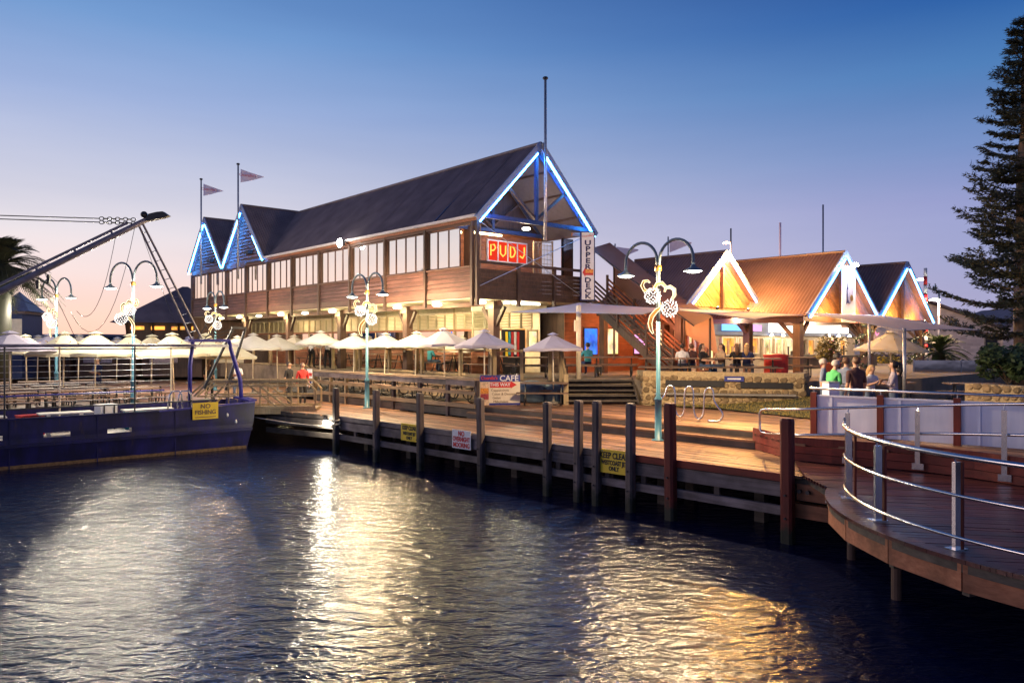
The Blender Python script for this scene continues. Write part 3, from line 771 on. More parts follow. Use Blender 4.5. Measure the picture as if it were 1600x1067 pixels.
# front gable: neon, barge boards, open truss
for s in (-1, 1):
    a, b = Vector((WID / 2, -.48, RIDGE - .03)), Vector((WID / 2 + s * (WID / 2 + over + .04), -.48, EAVE - over - .05))
    bb = MB().beam(a, b, .05, .26).build('barge_board', 'barge_glow_tint', rb)
    MB().tube([a.lerp(b, .06) + Vector((0, 0, -.19)), a.lerp(b, .965) + Vector((0, 0, -.19))], .040, 8).build('neon_tube', 'neon_main', bb)
for yy in (-.2, 2.4):
    MB().beam((-.05, yy, EAVE - .02), (WID + .05, yy, EAVE - .02), .09, .16).build('tie_beam', 'frame_blue', rb)
    MB().beam((WID / 2, yy, EAVE), (WID / 2, yy, RIDGE - .1), .12, .12).build('king_post', 'frame_blue', rb)
    for s in (-1, 1):
        MB().beam((WID / 2, yy + .02, EAVE + .1), (WID / 2 + s * 1.55, yy + .02, RIDGE - 1.7), .09, .09).build('strut', 'timber_dark', rb)
        MB().beam((WID / 2 + s * .05, yy + .03, RIDGE - .22), (WID / 2 + s * 2.85, yy + .03, EAVE - .0), .09, .16).build('rafter', 'frame_blue', rb)
for s in (-1, 1):
    for t in (.25, .52, .8):
        x = WID / 2 + s * t * WID / 2; z = RIDGE - t * (RIDGE - EAVE) - .16
        MB().beam((x, -.4, z), (x, 2.5, z), .06, .08).build('purlin', 'timber_dark', rb)
    corrugated((WID / 2 + s * .02, -.4, RIDGE - .10), (WID / 2 + s * .02, 2.6, RIDGE - .10), (WID / 2 + s * 2.98, 2.6, EAVE - .10), (WID / 2 + s * 2.98, -.4, EAVE - .10), pitch=.12, amp=.02).build('roof_lining', 'lining_metal', rb)
MB().add([(0, 2.62, EAVE), (WID, 2.62, EAVE), (WID / 2, 2.62, RIDGE)], [(0, 1, 2)]).build('gable_infill', 'timber_dark', rb)
# balcony under the front gable
for x in (0.0, 2.0, 3.9, WID):
    MB().span(x - .06, x + .06, -.26, -.14, UFLOOR - .3, 6.68 if 0 < x < WID else EAVE - .1).build('balcony_post', 'timber_dark', rb)
MB().beam((0, -.2, 6.62), (WID, -.2, 6.62), .11, .10).build('balcony_rail', 'timber_dark', rb)
for i in range(7):
    z = UFLOOR - .05 + i * .155
    board('balcony_board', 'timber_dark', (WID / 2, -.12 + rnd.uniform(-.004, .004), z + .07), (WID - .1, .03, .148), 0, rb)
MB().span(.02, WID, -.1, 2.6, UFLOOR - .02, UFLOOR + .08).build('balcony_floor', 'timber_dark', rb)
for i in range(17):
    z = UFLOOR + .1 + i * .17
    board('rear_board', 'siding_red', (WID / 2, 2.64 + rnd.uniform(-.004, .004), z + .08), (WID - .1, .03, .162), 0, rb)
nw = MB()
for i in range(5): nw.span(2.78 + i * .545 - .025, 2.78 + i * .545 + .025, 2.52, 2.6, 7.05, 7.95)
nw.span(2.755, 4.985, 2.53, 2.59, 7.90, 7.96); nw.span(2.755, 4.985, 2.53, 2.59, 7.04, 7.10)
nwo = nw.build('lit_window_frame', 'trim_metal', rb)
for i, ch in enumerate('PUDJ'):
    x = 2.78 + (i + .5) * .545
    MB().span(x - .248, x + .248, 2.55, 2.57, 7.10, 7.90).build('pane', 'red_glow', nwo)
    arc = {'P': [(-.12, -.20), (-.12, .24), (.06, .26), (.14, .13), (.04, .02), (-.10, .0)], 'U': [(-.15, .26), (-.14, -.08), (0, -.20), (.14, -.08), (.15, .26)], 'D': [(-.13, -.19), (-.13, .25), (.06, .22), (.15, .03), (.05, -.16), (-.11, -.20)], 'J': [(.12, .28), (.12, -.05), (.02, -.19), (-.13, -.12)]}[ch]
    MB().tube([(x + q[0], 2.53, 7.50 + q[1]) for q in arc], .034, 6).build('neon_letter', 'orange_glow', nwo, True)
gate = MB()
for i in range(13): gate.span(3.95 + i * .085 - .008, 3.95 + i * .085 + .008, 1.0, 1.016, UFLOOR + .1, 7.75)
for i in range(12): gate.span(3.93, 4.99, 1.016, 1.03, 5.6 + i * .19, 5.616 + i * .19)
gate.span(3.90, 3.95, .98, 1.04, UFLOOR + .1, 7.82); gate.span(4.97, 5.02, .98, 1.04, UFLOOR + .1, 7.9); gate.beam((3.9, 1.01, 7.78), (5.02, 1.01, 7.86), .05, .05)
gate.build('grille_gate', 'pale_rail', rb)
MB().span(5.06, WID - .08, .55, .57, UFLOOR + .1, 8.0).build('wind_pane', 'pane_dark', rb)
MB().beam((4.9, -.19, 8.06), (WID, -.19, 8.12), .06, .14).build('head_trim', 'siding_red', rb)
for a, b in (((.05, -.3, 5.75), (WID - .1, -.3, 8.1)), ((.05, -.3, 8.05), (WID - .1, -.3, 5.4))):
    MB().tube([a, b], .014, 6).build('brace_cable', 'galv', rb)
for (a, b) in (((.35, .5, 7.78), (1.75, .5, 7.78)), ((.12, .9, 7.8), (.12, 2.3, 7.8))):
    t_ = MB().tube([a, b], .04, 8).build('tube_light', 'tube_warm', rb)
point(rb, (1.0, .9, 7.55), 110, (1, .70, .38), .1); point(rb, (3.3, .9, 7.6), 70, (1, .74, .45), .1)
MB().lathe([(.10, 0), (.16, .03), (.16, .08), (.10, .10)], 12, (2.95, .4, 8.1)).build('ceiling_lamp', 'lamp_white', rb)
# ground floor: columns with brackets, soffit lights, louvres and glazing
for k in range(6):
    y = .64 + 5.85 * k
    c_ = board('column', 'siding_v', (1.5, y, (PATIO + 5.2) / 2), (.32, .32, 5.2 - PATIO), 0, rb)
    for s in (-1, 1): MB().beam((1.5, y + s * .14, 4.35), (1.5, y + s * .62, 5.05), .12, .12).build('bracket', 'timber_dark', rb)
    MB().span(1.26, 1.74, y - .26, y + .26, 4.98, 5.26).build('column_head', 'timber_dark', rb)
    board('column_tag', 'sign_white', (1.33, y - .0, 3.4), (.02, .12, .22), 0, rb)
MB().span(1.42, 1.58, .3, LEN, 5.12, UFLOOR - .005).build('bearer', 'siding', rb)
MB().span(.06, WID, .1, LEN, UFLOOR - .06, UFLOOR - .012).build('soffit', 'shop_paint', rb)
lampm = MB().lathe([(.06, .06), (.13, .04), (.16, 0), (.13, -.035), (.05, -.055)], 14)
sl = lampm.mesh('soffit_lamp', 'tube_green', True)
for k in range(10):
    o = put('soffit_lamp', sl, rb, (1.0, .7 + 2.92 * k + (0 if k else .1), 5.22)); o.scale = (1, 1.7, 1)
    if k % 2 == 0 or k < 4: point(rb, (1.0, .7 + 2.92 * k, 5.02), 62, (1, .88, .42), .12)
XW = 3.2
lou = MB()
for i in range(9): lou.beam((-.02, -.29, .05 + i * .066), (-.02, .29, .05 + i * .066), .045, .012, up=(.7, 0, 1))
lou.span(-.03, .02, -.32, -.285, 0, .64); lou.span(-.03, .02, .285, .32, 0, .64); lou.span(-.03, .02, -.285, .285, -.02, .015); lou.span(-.03, .02, -.285, .285, .63, .66)
louver = lou.mesh('louver_shutter', 'louver_paint')
louver_b = MB(); louver_b.v = [(y_, x_, z_) for x_, y_, z_ in lou.v]; louver_b.f = [tuple(reversed(f)) for f in lou.f]
louver_x = louver_b.mesh('louver_shutter', 'louver_paint')
n = 0
y = 2.6
while y < 27.6:
    put('louver_shutter', louver, rb, (XW, y + .33, 4.30)); n += 1
    if n % 4 == 0:
        board('wall_post', 'pale_timber', (XW, y + .72, 3.8), (.10, .10, 2.8), 0, rb); y += .12
    y += .665
MB().span(XW - .04, XW + .04, 2.2, LEN, 4.97, 5.30).build('wall_head', 'shop_paint', rb)
MB().span(XW - .05, XW + .05, 2.2, LEN, 4.19, 4.28).build('transom', 'siding_red', rb)
for i in range(6):
    for k in range(5):
        if (i, k) and k in (1, 3) and i > 99: continue
        board('wall_board', 'siding_red', (XW + rnd.uniform(-.004, .004), 2.2 + (k + .5) * 5.3, PATIO + .09 + i * .165), (.035, 5.28, .158), 0, rb)
for k in range(8):
    y0 = 2.4 + k * 3.2
    MB().add([(XW, y0, 3.42), (XW, y0 + 3.1, 3.42), (XW, y0 + 3.1, 4.19), (XW, y0, 4.19)], [(0, 1, 2, 3)]).build('glazing', 'pane_clear', rb)
MB().span(5.5, 5.54, 2.3, LEN, PATIO, 5.2).build('dining_wall', 'cream_paint', rb)
for k in range(5): point(rb, (4.5, 4 + k * 5, 4.6), 110, (1, .72, .38), .15)
for k in range(6):
    MB().span(5.40, 5.48, 3.2 + k * 4.2, 4.6 + k * 4.2, 3.5, 4.3).build('menu_screen', ('interior_warm', 'interior_blue', 'interior_white')[k % 3], rb)
# end wall of the ground floor, facing the stairs
YF = 2.25
for i in range(5): put('louver_shutter', louver_x, rb, (2.05 + i * .66, YF, 4.30))
MB().span(1.7, WID, YF - .03, YF + .03, 4.97, 5.3).build('wall_head', 'cream_paint', rb)
for x0, x1, m in ((1.75, 2.4, 'blind'), (2.48, 3.1, 'blind'), (4.75, 5.3, 'interior_white')):
    w_ = MB()
    for a in (x0, x1): w_.span(a - .03, a + .03, YF - .05, YF + .03, 3.35, 4.25)
    w_.span(x0, x1, YF - .049, YF + .029, 4.19, 4.25); w_.span(x0, x1, YF - .049, YF + .029, 3.35, 3.41)
    f_ = w_.build('window', 'pale_timber', rb)
    MB().span(x0 + .03, x1 - .03, YF, YF + .012, 3.41, 4.19).build('pane', m, f_)
for i in range(6): board('wall_board', 'siding_red', (2.5, YF + rnd.uniform(-.004, .004), PATIO + .09 + i * .158), (1.65, .035, .15), 0, rb)
MB().span(3.3, 4.6, YF, YF + .05, PATIO, 4.25).build('doorway', 'ink_black', rb)
for i, m in enumerate(('sign_yellow', 'cloth_teal', 'bin_red', 'cloth_white', 'cloth_red')):
    MB().span(3.45 + i * .16, 3.56 + i * .16, YF - .07, YF - .04, 3.1 + .1 * (i % 2), 4.15).build('shelf_stock', m, rb)
for (a, b) in (((1.75, .35, 5.22), (2.0, .35, 5.22)), ((2.2, .35, 5.22), (3.6, .35, 5.22))):
    MB().beam(a, b, .12, .07).build('tube_light', 'tube_green', rb)
point(rb, (2.6, .4, 5.05), 110, (1, .92, .62), .12)
# flood lamp over the fourth bay
fl = thing('flood_lamp', 'blazing white flood lamp under the restaurant eave', 'lamp', tuple(B(-.42, 8.76, 8.12)), B.a)
MB().span(-.14, .02, -.16, .16, -.12, .12).build('housing', 'steel_dark', fl)
MB().sphere((-.16, 0, 0), .19, 14, 8, (.5, 1, 1)).build('lens', 'flood', fl, True)
MB().beam((.0, 0, 0), (.30, 0, .06), .05, .05).build('bracket', 'steel_dark', fl)
spot(fl, (-.2, 0, -.02), (-1, -.15, -1.05), 4200, (1, .93, .78), 150, .6, .1)
# ---------------------------------------------------------------- side stair under a fabric canopy
stair = thing('outside_stair', 'steep timber stair with slatted sides under a brown fabric canopy', 'stairs', tuple(B(5.92, -.3, PATIO)), B.a)
SH, SR, NS = UFLOOR + .1 - PATIO, 4.1, 17
for x in (0, 1.05): MB().beam((x, 0, SH - .1), (x, -SR, -.1), .06, .28).build('stringer', 'timber_dark', stair)
for i in range(NS): board('tread', 'siding_red', (.525, -SR * (i + .5) / NS, SH * (1 - (i + 1) / NS) + .02), (1.0, .26, .04), 0, stair)
for x in (0, 1.05):
    for j in range(5): MB().beam((x, 0, SH + .15 + j * .19), (x, -SR, .15 + j * .19), .03, .075).build('side_slat', 'siding_red' if x else 'timber_dark', stair)
    for t in (0, .35, .7, 1.0): MB().beam((x - .03, -SR * t, SH * (1 - t) - .1), (x - .03, -SR * t, SH * (1 - t) + 1.08), .08, .08).build('newel', 'timber_dark', stair)
MB().grid(lambda u, v: (1.18 + .35 * v - .1 * math.sin(math.pi * u), -5.0 * u, (SH + 2.45) * (1 - u) + 2.25 * u - (1.9 - .5 * u) * v - .12 * math.sin(math.pi * u) * (1 - v)), 10, 4).build('canopy_wall', 'stair_canopy', stair)
MB().grid(lambda u, v: (1.18 - 1.2 * v, -5.0 * u, (SH + 2.45) * (1 - u) + 2.25 * u - .35 * v - .1 * math.sin(math.pi * u)), 10, 4).build('canopy_top', 'stair_canopy', stair)
for t in (.05, .4, .75, .98): MB().beam((1.16, -5 * t, SH * (1 - t) * .2), (1.16, -5 * t, (SH + 2.4) * (1 - t) + 2.2 * t), .06, .06).build('canopy_post', 'timber_dark', stair)
MB().tube([(-.02, 0, SH + 2.1), (-.02, -5, 1.9)], .025, 6).build('canopy_pole', 'steel_dark', stair)
point(stair, (.5, -3.4, 1.9), 45, (1, .35, .15), .1)
# ---------------------------------------------------------------- upright sign on the corner
us = thing('vertical_sign', 'tall white hanging sign reading upper deck with orange arrow', 'sign', tuple(B(WID - .62, -.75, 5.40)), R(6))
MB().span(-.27, .27, -.07, .07, 0, 2.72).build('sign_box', 'sign_white', us)
fr = MB()
for x in (-.27, .27): fr.span(x - .02, x + .02, -.08, .08, -.02, 2.74)
fr.span(-.25, .25, -.08, .08, -.02, .02); fr.span(-.25, .25, -.08, .08, 2.70, 2.74); fr.build('sign_frame', 'ink_navy', us)
for i, ch in enumerate('UPPER'): text(ch, .285, 'ink_navy', us, (0, -.075, 2.27 - i * .238), (R(90), 0, 0), bold=.010, sx=1.35)
for i, ch in enumerate('DECK'): text(ch, .265, 'ink_navy', us, (0, -.075, .79 - i * .215), (R(90), 0, 0), bold=.010, sx=1.35)
text("Cicerello's", .11, 'ink_red', us, (0, -.075, 2.56), (R(90), R(-8), 0))
MB().extrude([(-.22, -.074, 1.10), (-.10, -.074, 1.30), (-.10, -.074, 1.23), (.22, -.074, 1.23), (.22, -.074, .99), (-.10, -.074, .99), (-.10, -.074, .92)], (0, -.006, 0)).build('arrow', 'ink_red', us)
MB().extrude([(-.10, -.082, 1.23), (.22, -.082, 1.23), (.22, -.082, 1.08), (-.10, -.082, 1.08)], (0, -.004, 0)).build('arrow_flash', 'photo_orange', us)
MB().beam((0, .06, 2.5), (-.02, .5, 2.5), .05, .05).build('bracket', 'steel_dark', us)
MB().beam((0, .06, .3), (-.02, .5, .3), .05, .05).build('bracket', 'steel_dark', us)
# ---------------------------------------------------------------- flagpoles
def flagpole(label, p, z0, z1, r, flag=None, seedf=0, ang=0):
    root = thing('flagpole', label, 'flagpole', (p.x, p.y, z0), 0, 'flagpoles')
    MB().tube([(0, 0, 0), (0, 0, z1 - z0)], [r, r * .75], 10).build('pole', 'galv', root, True)
    MB().sphere((0, 0, z1 - z0 + .03), r * 1.7, 10, 6, (1, 1, .6)).build('finial', 'steel_dark', root, True)
    if flag:
        L, H = flag; top = z1 - z0 - .25
        fo = MB().grid(lambda u, v: (.08 + r + L * u, .10 * math.sin(5 * u + seedf) * u, top - .12 * u - (H * (1 - u * .97)) * v - H * .45 * u), 14, 6).build('pennant', 'flag_cloth', root, True)
        text("Cicerello's", H * .30, 'ink_red', fo, (.12 + L * .34, -.12, top - H * .50), (R(90), R(6), 0), extrude=.002)
    return root
g2 = B(-.5, 20.44); g1 = B(-.5, 26.28); gf = B(2.92 + .08, -.62)
flagpole('steel flagpole with lilac pennant on the taller middle gable', g2, 7.25, 13.65, .06, (1.35, .75))
flagpole('steel flagpole with lilac pennant on the farthest gable', g1, 7.3, 13.75, .06, (1.25, .75), 1)
flagpole('tall bare flagpole in front of the open balcony gable', gf, 7.6, 13.75, .065)
# ---------------------------------------------------------------- patio railings and timber steps
ry = [(-.1, 2), (5.0, 2), (10.6, 2), (16.2, 2)]
rl = thing('patio_railing', 'pale timber post railing along the restaurant patio', 'railing', tuple(B(.95, 0, PATIO)), B.a)
ys = [0.1, 2.0, 4.6, 5.0, 7.1, 9.6, 10.0, 12.2, 14.6, 17.0, 19.4, 21.8]
for y_ in ys: board('post', 'pale_timber', (0, y_, .5), (.12, .12, 1.1), 0, rl)
for a, b in zip(ys, ys[1:]):
    if b - a < .6 or abs(a - 9.999) < .1: continue
    board('top_rail', 'pale_timber', (0, (a + b) / 2, 1.0), (.09, b - a - .12, .07), 0, rl)
    board('bottom_rail', 'pale_timber', (0, (a + b) / 2, .08), (.06, b - a - .12, .07), 0, rl)
rf = thing('front_railing', 'pale timber railing between the corner column and the steps', 'railing', (0, 26.9, PATIO), 0)
pf = [(-.62, .38), (.35, .05), (1.35, -.22), (1.78, -.28)]
for x, y_ in pf: board('post', 'pale_timber', (x, y_, .5), (.12, .12, 1.1), 0, rf)
for (a, b) in zip(pf, pf[1:]): MB().beam((*a, 1.0), (*b, 1.0), .09, .07).build('top_rail', 'pale_timber', rf)
st = thing('timber_steps', 'wide dark timber steps up to the patio beside the stone wall', 'steps', (3.05, 25.2, UP), 0)
for i in range(5):
    z = (PATIO - UP) * (i + 1) / 5
    board('tread', 'step_timber', (0, .14 + i * .26, z - .03), (2.4, .27, .05), 0, st)
    board('riser', 'timber_dark', (0, .27 + i * .26, z - .10), (2.4, .03, .10), 0, st)
for x in (-1.2, 1.2): MB().beam((x, .02, -.02), (x, 1.3, PATIO - UP - .05), .06, .24).build('stringer', 'step_timber', st)
hr = thing('stair_handrail', 'sloping timber handrail at the near side of the steps', 'railing', (1.82, 25.25, UP), 0)
board('post', 'pale_timber', (0, 0, .50), (.16, .16, 1.05), 0, hr); board('post', 'pale_timber', (-.1, 1.25, 1.1), (.12, .12, 1.6), 0, hr)
MB().beam((0, 0, .95), (-.1, 1.25, 1.75), .07, .12).build('rail', 'pale_timber', hr)
pole = thing('white_post', 'slim pale post holding up the sail at the top of the steps', 'post', (2.38, 26.7, PATIO), 0)
MB().tube([(0, 0, 0), (0, 0, 2.62)], .085, 12).build('shaft', 'cream_paint', pole, True)
MB().span(-.16, -.06, -.12, .08, 1.7, 2.1).build('junction_box', 'cream_paint', pole)

# service block that closes the court behind the stair
sb_ = thing('service_block', 'dark red boarded block behind the fabric covered stair', 'building', tuple(B(5.9, 1.2, PATIO)), B.a)
for i in range(18): board('wall_board', 'siding_red', (4.2, rnd.uniform(-.005, .005), .08 + i * .165), (8.4, .04, .158), 0, sb_)
MB().span(.02, 8.4, .03, 4.0, 0, 2.98).build('wall_core', 'timber_dark', sb_); MB().span(-.1, 8.6, -.5, 4.2, 2.98, 3.1).build('roof', 'roof_hut', sb_)
for x0, m in ((1.2, 'interior_blue'), (2.6, 'interior_white'), (4.6, 'sign_glow_pink'), (6.0, 'interior_white')):
    f_ = MB().span(x0 - .06, x0 + .86, -.06, -.03, .7, 1.96).build('window', 'timber_dark', sb_); MB().span(x0, x0 + .8, -.08, -.062, .78, 1.9).build('pane', m, f_)
point(sb_, (2.5, -1.2, 2.3), 14, (1, .30, .12), .1); point(sb_, (6, -1.2, 2.3), 30, (1, .38, .14), .1)
# ---------------------------------------------------------------- gabled food huts
UPL = 150  # power of the added lights that warm the gable linings
def hut(label, apex, half, eave, ridge, length, neon, post_mat='siding_v', seed=1, lamp=None, front_cols=(-1, 1)):
    root = thing('food_hut', label, 'hut', (apex[0], apex[1], 0), R(BA))
    for s in (-1, 1):
        corrugated((0, -.3, ridge), (0, length, ridge), (s * (half + .1), length, eave - .1), (s * (half + .1), -.3, eave - .1), pitch=.15, amp=.017).build('roof_sheet', 'roof_hut', root)
        a, b = Vector((0, -.34, ridge - .02)), Vector((s * (half + .08), -.34, eave - .1))
        bb = MB().beam(a, b, .05, .22).build('barge_board', 'barge_glow_tint', root)
        MB().tube([a.lerp(b, .05) + Vector((0, -.04, -.16)), a.lerp(b, .96) + Vector((0, -.04, -.16))], .040, 8).build('neon_tube', neon, bb)
        board('eave_beam', 'timber_beam', (s * (half - .15), length / 2, eave - .22), (.12, length, .24), 0, root)
    MB().tube([(0, -.3, ridge + .02), (0, length, ridge + .02)], .06, 6).build('ridge_cap', 'roof_hut', root)
    h = ridge - eave - .26; w = half - .16; nb = 22; y = -.06
    A, L, Rr = Vector((0, y, eave + h)), Vector((-w, y, eave - .05)), Vector((w, y, eave - .05))
    for i in range(nb):
        t0, t1 = (i + .04) / nb, (i + .96) / nb
        q = [Rr.lerp(L, t0), Rr.lerp(L, t1), A.lerp(L, t1), A.lerp(L, t0)]
        MB().extrude([p + Vector((0, rnd.uniform(-.012, .012), 0)) for p in q], (0, .03, 0)).build('lining_board', 'lining', root)
    MB().beam((0, -.13, eave - .1), (0, -.13, ridge - .15), .12, .12).build('king_post', 'timber_beam', root)
    MB().beam((-half + .05, -.02, eave - .2), (half - .05, -.02, eave - .2), .14, .22).build('tie_beam', 'timber_beam', root)
    for s in front_cols:
        x = s * (half - .22)
        c = board('column', post_mat, (x, .2, (PATIO + eave - .1) / 2), (.30, .30, eave - .1 - PATIO), 0, root)
        for dx, dy in ((-s, 0), (0, 1)):
            MB().beam((x + dx * .1, .2 + dy * .1, eave - 1.05), (x + dx * .8, .2 + dy * .8, eave - .3), .11, .13).build('bracket', 'timber_beam', root)
    for s in (-1, 1):
        MB().lathe([(.03, -.06), (.07, -.03), (.07, .03), (.03, .06)], 10, (s * half * .42, -.60, eave - .12)).build('added_up_lamp', 'steel_dark', root, True)  # unseen fixture, added to hold the light that brightens the gable lining
        point(root, (s * half * .42, -.62, eave + .02), UPL, (1, .50, .13), .06)
    for s in (-1, 1): board('column', post_mat, (s * (half - .2), length - .3, (PATIO + eave) / 2), (.26, .26, eave - PATIO), 0, root)
    return root
h1 = hut('orange lit gabled hut with white neon edge behind the street lamp', (8.47, 30.45), 2.67, 5.18, 7.38, 4.4, 'neon_white', seed=2)
h2 = hut('gabled hut with blue neon edge and hanging white banner', (13.78, 31.6), 3.27, 4.85, 7.5, 7.5, 'neon_blue', seed=3)
h3 = hut('farthest gabled hut with blue neon edge and bare timber lining', (18.66, 35.95), 3.27, 4.85, 7.5, 9, 'neon_blue', seed=4)
fa = MB().lathe([(.05, .1), (.14, .05), (.16, -.06), (.02, -.1)], 12, (0, -.02, 6.98)).build('apex_lamp', 'flood', h1, True)
point(h1, (.25, -.85, 6.75), 1500, (1, .50, .12), .1)
point(h1, (.0, .45, 6.2), 130, (1, .55, .14), .1)
point(h1, (.0, 2.6, 4.6), 190, (1, .36, .10), .15); point(h1, (-2.0, 1.2, 4.4), 90, (1, .25, .07), .15)
# hut banner: plain panel with a dark silhouette and small gold disc
bn = thing('hanging_banner', 'white banner with dark bottle shaped silhouette and gold disc on the hut gable', 'banner', (13.78, 31.6, 4.55), R(BA))
MB().span(-.62, .62, -.46, -.42, 0, 2.35).build('cloth_panel', 'sign_white', bn)
MB().extrude([(-.22, -.465, .85), (-.1, -.465, .78), (.12, -.465, .80), (.30, -.465, 1.05), (.42, -.465, 1.35), (.34, -.465, 1.75), (.05, -.465, 1.85), (-.10, -.465, 1.80), (-.12, -.465, 1.2)], (0, -.006, 0)).build('silhouette', 'cloth_mauve', bn)
MB().extrude([(-.32, -.472, .72), (-.22, -.472, .80), (.05, -.472, .76), (-.02, -.472, .86), (-.16, -.472, .95), (-.17, -.472, 1.35), (-.10, -.472, 1.42), (-.14, -.472, 1.47), (-.07, -.472, 1.84), (-.16, -.472, 1.84), (-.20, -.472, 1.48), (-.27, -.472, 1.40), (-.25, -.472, .95)], (0, -.006, 0)).build('silhouette_edge', 'ink_navy', bn)
MB().tube([(.2, -.475, 1.02), (.2, -.486, 1.02)], .13, 16).build('gold_disc', 'gold', bn)
MB().lathe([(.03, .1), (.10, .06), (.12, -.03), (.02, -.06)], 12, (-.05, -.75, 2.35)).build('spot_lamp', 'flood', bn, True)
spot(bn, (-.05, -.8, 2.25), (0, .5, -1), 160, (.9, .92, 1), 120, .6, .05)
# ---------------------------------------------------------------- lit shop under the huts
shop = thing('kiosk_front', 'brightly lit takeaway shop front with glowing sign boxes under the huts', 'shop', tuple(B(9.2, -2.25, PATIO)), R(BA))
def sv(px):
    k = (px - 800) / FPX; return (k * 33.5 - 9.3) / (.747 - .665 * k) + 3.1
MB().span(0, 17, .1, .2, 0, 3.0).build('wall', 'shop_paint', shop)
MB().span(0, 17, -.02, .08, 1.62, 2.6).build('fascia_board', 'frame_blue', shop)
MB().span(-.1, 17, -1.6, .0, 2.6, 2.68).build('ceiling_lining', 'siding_red', shop)
for a, b, z0, z1, m in ((1127, 1155, 1.83, 2.12, 'sign_glow_blue'), (1158, 1186, 1.83, 2.12, 'sign_glow_pink'), (1200, 1243, 1.78, 2.22, 'sign_glow'), (1255, 1322, 1.78, 2.28, 'sign_glow')):
    MB().span(sv(a), sv(b), -.14, -.02, z0, z1).build('sign_box', m, shop)
wins = [(1075, 1083, .3, 1.55, 'interior_white'), (1092, 1102, .1, 1.5, 'interior_white'), (1106, 1116, .1, 1.5, 'interior_white'), (1128, 1150, .75, 1.5, 'interior_warm'), (1153, 1158, .75, 1.5, 'interior_white'),
        (1163, 1185, .8, 1.5, 'interior_warm'), (1193, 1204, .6, 1.45, 'interior_white'), (1211, 1222, .6, 1.45, 'interior_white'), (1229, 1240, .6, 1.45, 'interior_white'), (1262, 1272, .5, 1.4, 'interior_warm'),
        (1294, 1304, .5, 1.4, 'pink_glow'), (1312, 1322, .5, 1.4, 'interior_warm')]
for a, b, z0, z1, m in wins:
    x0, x1 = sv(a), sv(b)
    f = MB()
    for x in (x0, x1): f.span(x - .05, x + .05, -.03, .1, z0 - .05, z1 + .05)
    f.span(x0, x1, -.028, .1, z1, z1 + .05); f.span(x0, x1, -.028, .1, z0 - .05, z0)
    fo = f.build('window', 'siding_red' if a < 1120 else 'cream_paint', shop)
    MB().span(x0 + .05, x1 - .05, .05, .07, z0, z1).build('pane', m, fo)
    it = MB()
    for k in range(max(1, int((x1 - x0) / .35))):
        xx = x0 + .12 + k * .35; it.span(xx, xx + .16, .0, .045, z0, z0 + rnd.uniform(.25, .7))
    it.build('display_stock', rnd.choice(['timber_dark', 'cloth_tan', 'steel_dark', 'pot_red']), fo)
MB().span(sv(1188), sv(1335), -1.25, -.9, 0, .62).build('counter', 'step_timber', shop)
MB().span(sv(1205), sv(1260), -1.3, -.88, .62, .70).build('counter_top', 'concrete', shop)
for px_ in (1200, 1218, 1236, 1290, 1305, 1322):
    MB().lathe([(.02, .12), (.05, .09), (.10, 0), (.02, -.005)], 10, (sv(px_), -.2, 1.60)).build('down_lamp', 'lamp_warm', shop, True)
for px_, p in ((1100, 60), (1140, 60), (1210, 130), (1300, 130)):
    point(shop, (sv(px_), -1.5, 2.3), p * 1.9, (1, .82, .55), .12)
point(shop, (sv(1085), -.8, 1.9), 40, (.45, .4, 1), .12)
# ---------------------------------------------------------------- shade sails
def sail(label, c, sag, mat):
    c = [at(*p) for p in c]
    o = sum(c, Vector()) / 4
    root = thing('shade_sail', label, 'shade sail', (o.x, o.y, o.z), 0, 'shade sails')
    def f(u, v):
        # edges curve inwards between the corner tensions, cloth sags in the middle
        uu, vv = u, v
        p = c[0].lerp(c[1], uu).lerp(c[3].lerp(c[2], uu), vv) - o
        pin = .10 * (math.sin(math.pi * u) * abs(2 * v - 1) + math.sin(math.pi * v) * abs(2 * u - 1))
        p = p * (1 - pin); p.z -= sag * math.sin(math.pi * u) * math.sin(math.pi * v)
        return p
    MB().grid(f, 14, 14).build('cloth', mat, root, True)
    hem = MB()
    for k in range(4):
        us = [(i / 14, 0) for i in range(15)] if k == 0 else [(1, i / 14) for i in range(15)] if k == 1 else [(i / 14, 1) for i in range(15)] if k == 2 else [(0, i / 14) for i in range(15)]
        hem.tube([f(*q) for q in us], .012, 5)
    hem.build('hem_cable', 'galv', root)
    return root
sail('lilac shade sail above the timber steps and small umbrellas', [(798, 488, 27.4), (905, 473, 29.6), (1062, 483, 27.2), (1005, 491, 24.2)], .02, 'sail_cloth')
sail('peach lit shade sail strung in front of the orange gable', [(1012, 480, 28.5), (1060, 481, 27.0), (1256, 492, 28.6), (1180, 499, 25.2)], .06, 'sail_cloth')
sail('long white shade sail reaching from the banner hut towards the conifer', [(1258, 489, 28.6), (1372, 492, 33), (1530, 516, 25.5), (1412, 517, 22.5)], -.10, 'sail_cloth')
for px_, y0, d, z1, lb in ((1358, 0, 29.5, 4.75, 'steel post under the long white sail by the vine column'), (1413, 0, 22.8, 4.15, 'slim steel post under the outer edge of the long sail'), ):
    p = at(px_, 533, d); r_ = thing('sail_post', lb, 'post', (p.x, p.y, UP), 0)
    MB().tube([(0, 0, 0), (0, 0, z1 - UP)], .05, 10).build('shaft', 'galv', r_, True); MB().span(-.12, .12, -.12, .12, 0, .02).build('base_plate', 'galv', r_)
